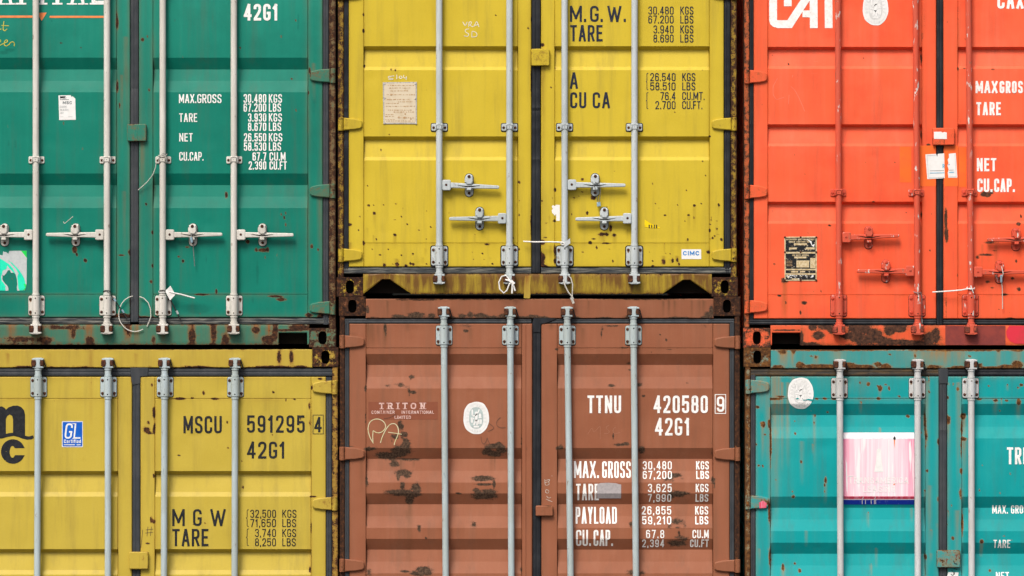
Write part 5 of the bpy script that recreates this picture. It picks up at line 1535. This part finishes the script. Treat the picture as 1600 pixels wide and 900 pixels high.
lettering(N, nr, [("TTNU", 918, 970.5, 618, 645.5, 4.2), ("420580", 1021.5, 1106, 618, 645.5, 4.2, .62), ("9", 1120, 1132, 619.5, 643.5, 3.8), ("42G1", 1023.5, 1077.5, 653, 680.5, 4.2, .6),
           ("MAX.", 897, 936, 721, 747, 3.1, .42), ("GROSS", 941, 986, 721, 747, 3.1), ("TARE", 900, 936, 756, 782, 3.1), ("PAYLOAD", 899.5, 964, 792.5, 818.5, 3.1), ("CU.", 900, 923.5, 828, 853.5, 3.1, .42), ("CAP.", 927.5, 958, 828, 853.5, 3.1, .42),
           ("30,480", 1004.5, 1050, 721, 734, 2.2, .75), ("KGS", 1088, 1108, 721, 734, 2.4), ("67,200", 1004.5, 1050, 736, 748.5, 2.2, .75), ("LBS", 1088, 1108, 736, 748.5, 2.4),
           ("3,625", 1012.5, 1049.5, 756, 769, 2.2, .75), ("KGS", 1087, 1107, 756, 769, 2.4), ("7,990", 1012.5, 1049, 772, 784.5, 2.2, .75), ("LBS", 1087, 1107, 772, 784.5, 2.4),
           ("26,855", 1003, 1049, 791.5, 804.5, 2.2, .75), ("KGS", 1086.5, 1107, 791.5, 804.5, 2.4), ("59,210", 1003.5, 1049, 807, 819.5, 2.2, .75), ("LBS", 1086.5, 1107, 807, 819.5, 2.4),
           ("67.8", 1009.5, 1038, 828, 841, 2.2, .85), ("CU.M", 1082, 1107.5, 828, 841, 2.4, .5), ("2,394", 1003.5, 1038, 843, 855.5, 2.2, .75), ("CU.FT", 1078.5, 1107.5, 843, 855.5, 2.4, .5)], 'white')
m = MB()
m.strip([(1117.5, 616.5), (1134, 616.5), (1134, 646), (1117.5, 646)], 1.1, 'white', N.depth, .0013, True)
m.build("number_frame", nr, smooth=False)
m = MB()
m.sheet(575.5, 684, 628, 655.5, 'brown_panel', N.depth, .0008)
m.build("painted_panel", nl, smooth=False, label="darker brown painted panel with faded lettering")
m = MB()
xx = 592
for ch, a, b in (("T", 592, 600.5), ("R", 606, 613.5), ("I", 620.6, 622.8), ("T", 628.5, 637), ("O", 641.5, 650.5), ("N", 657, 664)):
    text(m, ch, a, b, 629.3, 639.3, 2.2, 'white_worn', N.depth, off=.0016, serif=3.2)
for ch, a, b in (("CONTAINER", 580.5, 616.5), ("INTERNATIONAL", 627.5, 678)):
    text(m, ch, a, b, 641.6, 646.6, .95, 'white_worn', N.depth, off=.0016)
text(m, "LIMITED", 616.5, 642, 649.5, 654.6, .95, 'white_worn', N.depth, off=.0016)
m.build("lettering", nl, smooth=False, label="faded pinkish white company lettering")
emblem_on(N, nl, 744, 653, 20, 25.3, False, "white oval sticker with a grey emblem")
m = MB()
def Q(x, y):
    return (560 + x / 9, 615 + y / 9)
scrawl(m, [Q(210, 700), Q(160, 620), Q(130, 500), Q(150, 410), Q(210, 360), Q(290, 355), Q(360, 395), Q(390, 460), Q(360, 520), Q(300, 555), Q(240, 545), Q(207, 515), Q(200, 600), Q(205, 695)], 1.2, 'chalk', N.depth, r=9)
scrawl(m, [Q(308, 695), Q(340, 590), Q(400, 480), Q(450, 425), Q(520, 420), Q(560, 480), Q(565, 550), Q(540, 620), Q(510, 680), Q(503, 725)], 1.2, 'chalk', N.depth, off=.0016, r=8)
scrawl(m, [Q(418, 543), Q(500, 555), Q(610, 572)], 1.0, 'chalk', N.depth, off=.0019)
m.build("chalk_mark", nl, smooth=False, label="looping pale chalk initials")
m = MB()
for p in ([(863, 744), (862, 743.5)], [(851, 751), (860, 749), (857, 753), (851, 754)], [(851, 749), (852, 759), (859, 757), (857, 753)], [(853, 765), (852, 770), (857, 771), (858, 766), (853, 765)], [(853, 780), (863, 784)], [(854, 775), (857, 779), (861, 777)]):
    scrawl(m, p, .6, 'chalk_white', N.depth)
m.build("chalk_mark", nr, smooth=False, label="small chalk letters running down beside the seal")
m = MB()
for p in ([(764.5, 662), (770, 666), (772, 669), (768, 672), (762, 674)], [(782, 652), (776, 658), (776, 665), (781, 668.5), (790, 668.5)], [(751.5, 682), (752.5, 691), (756, 694.5), (760, 690), (761, 683), (763, 690), (766, 694)], [(600, 654), (610, 652.5), (619, 647)]):
    scrawl(m, p, .6, 'pencil', N.depth, off=.0022)
m.build("pencil_mark", nl, smooth=False)
m = MB()
for p in ([(918, 679), (925, 668), (928, 676), (938, 665), (938, 686)], [(952, 664), (946, 668), (953, 675), (949, 678), (944, 677)], [(962, 667), (957, 672), (960, 678), (969, 676)]):
    scrawl(m, p, .4, 'scratch_brown', N.depth)
m.build("scratch", nr, smooth=False)
m = MB()
m.field(*(lambda xs, ys: (xs, ys, [[N.depth(x, y) + .0026 for x in xs] for y in ys]))(np.linspace(933, 970.5, 18), np.array(sorted(set(list(np.linspace(757, 779, 14)) + [771.0])))), 'tape')
m.poly([(933.5, 757), (938, 754.8), (950, 754.3), (962, 755), (969, 757), (970.5, 757.2)], 'tape', N.depth, .0027)
m.build("tape_strip", nr, smooth=False, label="patch of silver tape over the lettering")

# ================================================================== TURQUOISE, bottom right
T_ = Container("turquoise", "turquoise shipping container at the bottom right with rust stains and a faded pink sign", 1162.3, 1790, 543, GY, P['teal'])
T_.seam_rust = 0.42
T_.cy, T_.cd = corr([631, 776, 848, 920, 992, 1064], 18, 36, 54, .036)
T_.pl = (1204, 1446); T_.pr = (1503, 1748)
T_.rust = [(1344, 598, 2, 2.6), (1357, 600, 3, 3.6), (1375, 607, 3.6, 5), (1371, 603, 1.6, 1.6), (1373, 623, 2.6, 2), (1289, 623, 3, 1.6), (1276, 623, 2, 1.4), (1192, 664, 4, 6), (1202, 662, 2, 7), (1184, 636, 2.6, 2.6), (1186, 728, 1.8, 2.2), (1192, 728, 1.6, 2), (1252, 722, 2, 3), (1290, 750, 1.8, 6), (1289, 758, 1.2, 3), (1240, 776, 3, 3), (1224, 887, 2.4, 6), (1242.5, 881, 2, 2), (1250, 892, 2.4, 3.6), (1294, 644, 2, 2), (1274, 650, 1.6, 2), (1273, 661, 1.4, 3), (1243, 677.5, 1.8, 1.8), (1220, 620, 8, 1.4), (1211, 623.5, 8, 1.6), (1303, 624, 5, 1.2), (1202, 800, 1.6, 20, .9), (1204, 690, 1.4, 40, .8), (1195, 679, 2, 2), (1203, 870, 2, 16, .9), (1182, 694, 1, 1), (1212, 750, 1.4, 2, .8), (1255, 638, 1.4, 1.4),
           (1482, 656, 3.2, 6), (1506, 651, 4.6, 5), (1506, 686, 5, 3), (1503, 670, 2, 14, .9), (1419, 651, 3.4, 2.4), (1556, 626, 4, 2.4), (1573, 626, 3, 1.8), (1592, 628, 3.6, 5), (1596, 602, 3, 2.4), (1591, 606, 2, 2), (1545, 603, 1.6, 1.6), (1534, 846, 3, 3.2), (1489, 841, 3, 3), (1449, 736, 2, 3), (1448, 680, 1.6, 14, .8), (1447, 870, 2, 4, .9), (1502, 736, 2, 5), (1502, 700, 1.4, 20, .8), (1504, 820, 2, 16), (1465, 780, 1.4, 4), (1466, 690, 1.4, 5, .9), (1487, 790, 1.6, 2), (1446, 660, 1.4, 20, .7), (1500, 770, 1.6, 10, .8), (1483, 600, 1.2, 4), (1452, 600, 2, 16, .5), (1490, 600, 1.4, 3), (1497, 608, 2, 3), (1452, 612, 1.4, 2), (1563, 770, 1.4, 1.4), (1530, 624, 3, 1.4), (1399, 690, .8, .8), (1389, 607, 1.6, 4), (1384, 601, 1.6, 2), (1405, 619, 1.6, 2),
           # header
          (1280, 572, 30, 2.6), (1250, 570, 6, 4), (1323, 570, 14, 3.2), (1345, 573, 24, 2), (1215, 573, 8, 2), (1222, 550, 6, 4, .8), (1240, 549, 2.4, 6, .8), (1275, 558, 2.6, 2), (1267, 557, 2, 1.6, .9), (1371, 569, 6, 3), (1384, 572, 8, 3.4), (1430, 556, 2, 3), (1460, 573, 10, 2), (1500, 574, 14, 2), (1590, 569, 9, 4.6), (1573, 573, 12, 2.2), (1550, 574, 14, 1.4), (1390, 554, 2, 2), (1560, 548, 2, 3, .8), (1515, 557, 2, 3), (1300, 546.6, 90, 1, .7), (1500, 547, 90, .9, .6), (1590, 548, 8, 1.4), (1530, 570, 4, 2)]
T_.chip = [(1480, 896, 6, 3, .3)]
T_.dark = [(1190, 620, 6, 30, .2)]
T_.streak = [(1210, 585, 4, 160, .75), (1217, 590, 3, 120, .6), (1222, 600, 2.4, 140, .55), (1231, 600, 3, 130, .5), (1240, 590, 3, 60, .4), (1212, 650, 6, 180, .4), (1199, 600, 4, 140, .4), (1253, 690, 3, 70, .3), (1192, 664, 3, 60, .5), (1203, 640, 3, 200, .45), (1290, 750, 2, 40, .4), (1273, 650, 2, 80, .35), (1224, 888, 3, 30, .5), (1375, 608, 2, 20, .4), (1482, 656, 3, 60, .5), (1506, 686, 5, 60, .5), (1506, 650, 5, 40, .6), (1534, 848, 2, 24, .7), (1447, 600, 5, 200, .4), (1470, 610, 4, 160, .3), (1498, 600, 4, 160, .4), (1592, 628, 3, 30, .5), (1556, 626, 3, 26, .4), (1225, 550, 8, 26, .7), (1238, 548, 3, 28, .7), (1275, 556, 4, 20, .5), (1455, 550, 30, 26, .5), (1475, 548, 12, 28, .6), (1310, 550, 10, 24, .35), (1500, 550, 10, 26, .5), (1430, 548, 3, 28, .6), (1560, 548, 3, 28, .5), (1590, 548, 6, 28, .5), (1190, 588, 10, 60, .35), (1330, 590, 60, 30, .15), (1496, 800, 4, 100, .35), (1452, 760, 4, 140, .3)]
T_.fade = [(1225, 720, 20, 60, .35), (1260, 677, 60, 8, .4), (1360, 677, 80, 6, .25), (1560, 677, 60, 8, .45), (1555, 735, 40, 20, .15), (1560, 895, 60, 10, .3), (1270, 560, 20, 10, .3), (1560, 820, 60, 8, .3), (1440, 760, 20, 20, .2)]  # paler bands along the upward rib slopes, paler patches elsewhere
for _ in range(60):
    x = float(rng.uniform(1184, 1600)); yv = float(rng.uniform(592, 900))
    T_.rust.append((x, yv, float(rng.uniform(.8, 1.7)), float(rng.uniform(.9, 2.6)), float(rng.uniform(.5, .95))))
    if rng.random() < .4:
        T_.streak.append((x, yv, 1.6, float(rng.uniform(10, 34)), .45))
tl = T_.door(1181, 1467, 588.5, 1160, *T_.pl, (623, 1125), "left", .22)
tr = T_.door(1480.5, 1770, 588.5, 1160, *T_.pr, (623, 1125), "right", .22)
T_.seal([(1467, 1480.5, 576, 1172), (1172.5, 1181, 585, 1165), (1770, 1778, 585, 1165), (1173, 1467, 576, 588), (1480.5, 1778, 576, 588), (1173, 1778, 1160, 1171)],
        ['gasket', 'gasket', 'gasket', 'gasket_brown', 'gasket_dark', 'gasket'])
m = MB()
m.prism([(1466, 575.5), (1480, 574.8), (1482, 578), (1481, 600), (1467.5, 600)], -.02, -.003, 'gasket', 1.0)
m.build("seal_joint", T_.root)
T_.frame((1164.5, 1172.5), (1778, 1787), (546.5, 575.6), (1171, 1205), (1162.3, 1204.3), (1748, 1790), rust_post=.54, rust_cast=.56, head_rust=.07, head_edge=.22)
for y0, y1 in ((594, 614.5), (774.5, 795), (955, 975), (1120, 1140)):
    T_.hinge(tl, 1164, 1202, y0, y1, .16)
    T_.hinge(tr, 1788, 1750, y0, y1, .10)
T_.lug(tr, 1463.5, 1500, 859.5, 886.5, .20)
T_.rust.append((1466, 872, 5, 12, .7)); T_.rust.append((1480, 860.5, 12, 1.8, .8))
std_bars(T_, [(1311.5, 1313.5), (1433, 1433.5), (1516.5, 1518), (1637, 1638)], 'bar_pale', (), ((591, 622), (1122, 1150)), (577, 1163), None)
lettering(T_, tr, [("TRI", 1573.5, 1602.5, 699, 725.5, 4.0), ("MAX.", 1551.5, 1576, 790, 803, 2.2, .42), ("GROSS", 1581, 1613, 790, 803, 2.2), ("TARE", 1552.5, 1579, 843.5, 856.5, 2.2), ("NET", 1556.5, 1577, 894, 907, 2.3)], 'white')
emblem_on(T_, tl, 1251, 614.5, 20, 24.6, True, "white oval sticker with a faint emblem and a torn edge")
m = MB()
m.poly([(1243, 623), (1247, 621.5), (1249, 623.5), (1246, 624)], P['teal'], T_.depth, .0042)
m.poly([(1254, 624.5), (1258, 625), (1263, 623), (1270, 624), (1272, 622.5), (1269, 627), (1262, 625), (1256, 626)], P['teal'], T_.depth, .0042)
m.build("sticker_tear", tl, smooth=False)
# faded sign between the bars
def sgn(x, y):
    q = lambda a, b: 0
def sign_wear(Xv, Yv):
    e = np.minimum(Xv - 1317, 1429 - Xv)
    r = np.clip(.30 + e / 34.0, 0, .93)
    one = np.ones_like(Xv)
    return np.stack([r, one * 0, one * 0, one], 1), np.stack([one * 0, one * 0, one * 0, one], 1)
m = MB()
m.sheet(1316.8, 1428.8, 685.8, 775.5, 'pink', T_.depth, .0014, 3, T_.cy)
sg_ = m.build("painted_sign", tl, sign_wear, label="sun faded pink company sign with white top band and blue foot", smooth=False)
m = MB()
m.sheet(1316.8, 1428.8, 676, 685.8, 'sign_white', T_.depth, .0014, 3, T_.cy)
m.build("sign_band", tl, smooth=False)
m = MB()
m.sheet(1316.8, 1428.8, 775.5, 780, 'sign_red', T_.depth, .0014, 3, T_.cy)
m.sheet(1316.8, 1428.8, 780, 781.2, 'sign_white', T_.depth, .0014, 3, T_.cy)
m.sheet(1316.8, 1428.8, 781.2, 788.8, 'sign_blue', T_.depth, .0014, 3, T_.cy)
m.build("sign_band", tl, smooth=False)
m = MB()
text(m, "T", 1325, 1334, 743.5, 755.5, 1.2, 'sticker', T_.depth, off=.0022, serif=1.5)
text(m, "RANSAMERICA", 1334.5, 1419.5, 746, 755.5, 1.15, 'sticker', T_.depth, off=.0022, serif=1.5)
text(m, "LEASING", 1349, 1399, 759.5, 769, 1.15, 'sticker', T_.depth, off=.0022, serif=1.5)
m.poly([(1370.5, 702), (1374, 700), (1377, 705), (1378, 722), (1380.5, 737.5), (1366, 737.5), (1369, 720)], 'sticker', T_.depth, .0022)
for xb, ya in ((1349, 776), (1354, 780), (1363, 774), (1368, 776), (1370, 780)):
    m.strip([(xb, ya), (xb - 1.5, 782.5), (xb - 1, 788)], 1.0, 'sign_white', T_.depth, .0022)
m.poly([(1396.5, 683), (1398, 681.5), (1399.5, 684), (1399.5, 687), (1397, 687.5), (1395.6, 685.5)], 'black', T_.depth, .0024)
m.poly([(1396.6, 687.5), (1398.6, 687.5), (1398.4, 695), (1398, 701), (1397.4, 695)], 'line_orange', T_.depth, .0023)
m.poly([(1395.5, 757), (1398, 755.6), (1399, 756.6), (1396.5, 758)], 'line_orange', T_.depth, .0026)
m.build("lettering", tl, smooth=False, label="faint white letters and spire on the pink sign")
m = MB()
m.poly([(1186, 785), (1192, 782), (1197.8, 786), (1197, 793), (1186.5, 794)], 'sign_red', lambda x, y: .012, .0006)
m.build("paint_patch", tl, smooth=False, label="pink paint smear on the hinge")
m = MB()
ld = lambda x, y: .0222
for p in ([(1477, 873), (1480, 873), (1478, 876), (1479, 879)], [(1491, 867), (1497, 866.5)], [(1494, 867), (1493, 872)], [(1497, 869), (1499, 872)]):
    scrawl(m, p, .9, 'maroon', ld, off=.0012)
m.strip([(1489, 875.5), (1491, 880), (1495, 881)], 1.1, 'black', ld, .0014)
m.build("paint_mark", tr, smooth=False)
m = MB()
m.poly([(1482, 894), (1498, 894.5), (1496, 910), (1477, 910)], 'sticker', lambda x, y: DD, .0016)
for p in ([(1487, 891), (1491, 896), (1489, 900), (1486, 897)], [(1490, 888), (1496, 890)], [(1492, 893), (1491, 898)]):
    scrawl(m, p, 1.0, 'black', lambda x, y: DD, off=.0022)
m.build("paper_sticker", tr, smooth=False, label="white paper with black marks below the overlap plate")

# ================================================================== seals, ties and wires hanging on the bars
def item(name, label, cat, group=None):
    m = MB()
    m.label, m.cat, m.name, m.group = label, cat, name, group
    return m
def done(m, parts=()):
    o = m.build(m.name)
    tag(o, m.label, m.cat, m.group)
    return o
def loop(cx, cy, rx, ry, a0, a1, dd, n=24):
    return [(cx + rx * math.cos(R(a0 + (a1 - a0) * i / n)), cy + ry * math.sin(R(a0 + (a1 - a0) * i / n)), dd(i / n) if callable(dd) else dd) for i in range(n + 1)]

TIES = "cable ties left on the locking bars"
# tie with a diamond shaped tag on the green container
r0 = thing("cable_tie", "white cable tie with a diamond tag round the third cream bar of the green container", "cable tie", wp(255, 456, .055), TIES)
m = MB()
m.prism([(259.3, 454.8), (267.6, 446.5), (275.2, 460.5), (266.8, 469.5)], .052, .0545, 'nylon', .2)
m.build("tag", r0)
m = MB()
m.tube(loop(255, 455.5, 6.3, 1.6, 0, 360, lambda u: .032 + .026 * math.sin(2 * math.pi * u + .01)), .7, 'nylon')
m.tube([(262, 455, .05), (272, 457.5, .056), (284, 460, .055), (295, 463, .05), (305, 465.8, .046)], 1.1, 'nylon')
m.build("strap", r0)
r0 = thing("cable_tie", "white cable tie with a grey tag on the bright yellow container's third bar", "cable tie", wp(880, 380, .055), TIES)
m = MB()
m.prism([(882.5, 378.5), (890.5, 372.5), (891, 380.5), (881, 387.5)], .060, .0615, 'sticker_grey', .2)
m.build("tag", r0)
m = MB()
m.tube([(817.5, 377.3, .03), (835, 378.2, .038), (860, 378.0, .046), (879, 378.8, .056), (882, 381, .058)], 1.1, 'nylon')
m.tube(loop(882.2, 381, 6.2, 2.0, 0, 360, lambda u: .032 + .027 * math.sin(2 * math.pi * u + .01)), .8, 'nylon')
m.build("strap", r0)
m = item("cable_tie", "thin white cable tie pointing left from the third bar of the orange container", "cable tie", TIES)
m.tube([(1456, 456.5, .03), (1480, 455, .038), (1500, 453.3, .044), (1515, 450.5, .055)], 1.05, 'nylon')
m.tube(loop(1515.8, 450, 6.0, 1.8, 0, 360, lambda u: .032 + .026 * math.sin(2 * math.pi * u + .01)), .8, 'nylon')
m.tube([(1515, 446, .056), (1517, 452, .057), (1519.5, 458, .05)], .9, 'nylon')
done(m)
# cords on the bright yellow container
CORDS = "cords tied to the yellow container"
m = item("cord_loop", "knotted white cord loop at the foot of the bright yellow container's second bar", "cord", CORDS)
m.tube([(797, 439, .064), (791, 430.5, .062), (784, 432, .064), (779.5, 441, .064), (781, 452, .064), (787, 458, .064), (792, 454, .065), (796, 444, .067), (799, 440.5, .068)], 1.15, 'nylon')
m.tube([(789.5, 437, .066), (795, 438.5, .070), (801, 442.5, .068), (805, 454.5, .064)], 1.3, 'nylon')
m.tube([(801, 441, .070), (800.5, 450, .066), (800, 458.5, .064)], 1.5, 'nylon')
m.tube([(799, 438, .068), (803.5, 443, .070), (800, 446, .068)], 1.4, 'nylon')
done(m)
m = item("cord_loop", "dirty cord loop hanging below the bright yellow container's third bar", "cord", CORDS)
m.tube([(880, 437, .064), (883, 447, .062), (888, 457, .058), (894, 464, .05), (896, 467, .045)], 1.05, 'cord')
m.tube([(888, 431, .064), (892, 435, .064), (894.5, 445, .062), (894, 458, .056), (894, 465, .05)], .95, 'cord')
m.tube([(892, 465, .050), (894.5, 470, .046), (896, 474, .044)], 2.0, 'cord')
done(m)
# wires
WIRES = "wire seals left on the doors"
m = item("wire_loop", "thin white wire loop lying over the foot of the green container's middle seal", "wire", WIRES)
m.tube(loop(211, 491, 25, 28.5, -97, -190, .012) + loop(211, 490, 25.5, 28, -190, -300, .012)[1:] , .75, 'cord')
m.tube([(218, 463.5, .010), (225, 466, .012), (232, 473, .014), (235.5, 483, .014), (236, 495, .012), (233, 503, .010), (230, 510, .008)], .75, 'cord')
done(m)
m = item("wire_seal", "dark wire seal slanting down from the second bar of the green container", "wire seal", WIRES)
m.tube(loop(168, 457, 6.4, 3.0, 200, 380, lambda u: .036 + .022 * math.sin(math.pi * u)), .8, 'wire_dark')
m.tube([(174, 460.5, .045), (181, 470, .032), (190, 484, .020), (199, 498, .010)], .9, 'wire_dark')
for t0, t1 in (((178.5, 466.5, .036), (181.5, 470.8, .032)), ((190.8, 484, .022), (194, 488.5, .018))):
    m.tube([t0, t1], 1.6, 'ferrule')
done(m)
m = item("wire_seal", "dark wire seal hanging under the diamond tag on the green container", "wire seal", WIRES)
m.tube(loop(255, 458, 6.6, 4.4, 200, 360, lambda u: .036 + .022 * math.sin(math.pi * u)), .8, 'wire_dark')
m.tube([(262, 462, .05), (269, 472, .036), (276, 486, .022), (283, 501, .010)], .9, 'wire_dark')
m.tube([(276.3, 485.5, .024), (278.6, 490.5, .02)], 1.7, 'sticker_grey')
done(m)
m = item("wire_scrap", "thin pale wire curling off the third bar guide of the green container", "wire", WIRES)
m.tube([(250, 247, .05), (246, 250, .052), (244, 262, .04), (239, 274, .03), (230, 285, .02), (216, 297, .008)], .6, 'cord')
m.tube([(248, 243, .05), (254, 246, .058), (260, 244, .05), (262, 241, .045)], .55, 'cord')
m.tube([(250, 246, .055), (256, 240, .06), (262, 243, .05)], .5, 'wire')
done(m)
m = item("wire_seal", "grey wire seal hanging straight down from the third handle of the green container", "wire seal", WIRES)
m.tube([(300, 364, .058), (301.5, 375, .056), (302.5, 382, .040), (303.5, 400, .028), (304.6, 416, .02)], .65, 'wire')
m.tube([(299.8, 371, .056), (301, 379, .052)], 1.9, 'ferrule')
done(m)
m = item("wire_seal", "wire seal with a pale blue tag on the bright yellow container's right door", "wire seal", WIRES)
m.tube([(930, 285, .058), (936, 287.5, .055), (938, 297, .040), (937, 310, .028), (935.5, 317, .022)], .55, 'wire')
m.tube([(928, 290, .058), (932, 301, .045), (934, 315, .022)], .55, 'wire')
m.prism([(932.3, 316), (938, 315.5), (938.5, 322), (932.8, 323)], .012, .022, 'ferrule', .6)
done(m)
m = item("wire_seal", "pale wire seal hanging from the lower right handle of the orange container", "wire seal", WIRES)
m.tube([(1563, 416, .060), (1565.5, 427, .062), (1563, 438, .052), (1565, 450, .034), (1566, 482.5, .016)], .7, 'cord')
m.tube([(1562.5, 430, .060), (1563, 441, .048)], 1.8, 'ferrule')
done(m)
m = item("wire_seal", "rusty wire seal down the right side of the second bar foot of the orange container", "wire seal", WIRES)
m.tube([(1426, 456, .05), (1431, 457.5, .064), (1437, 457, .055), (1439.5, 466, .04), (1439, 480, .03), (1439.5, 497, .03), (1438, 504, .03), (1440, 505.5, .03), (1440.5, 499, .03)], .7, 'wire')
done(m)

for o in bpy.data.objects:
    if "_w" in o:
        del o["_w"]
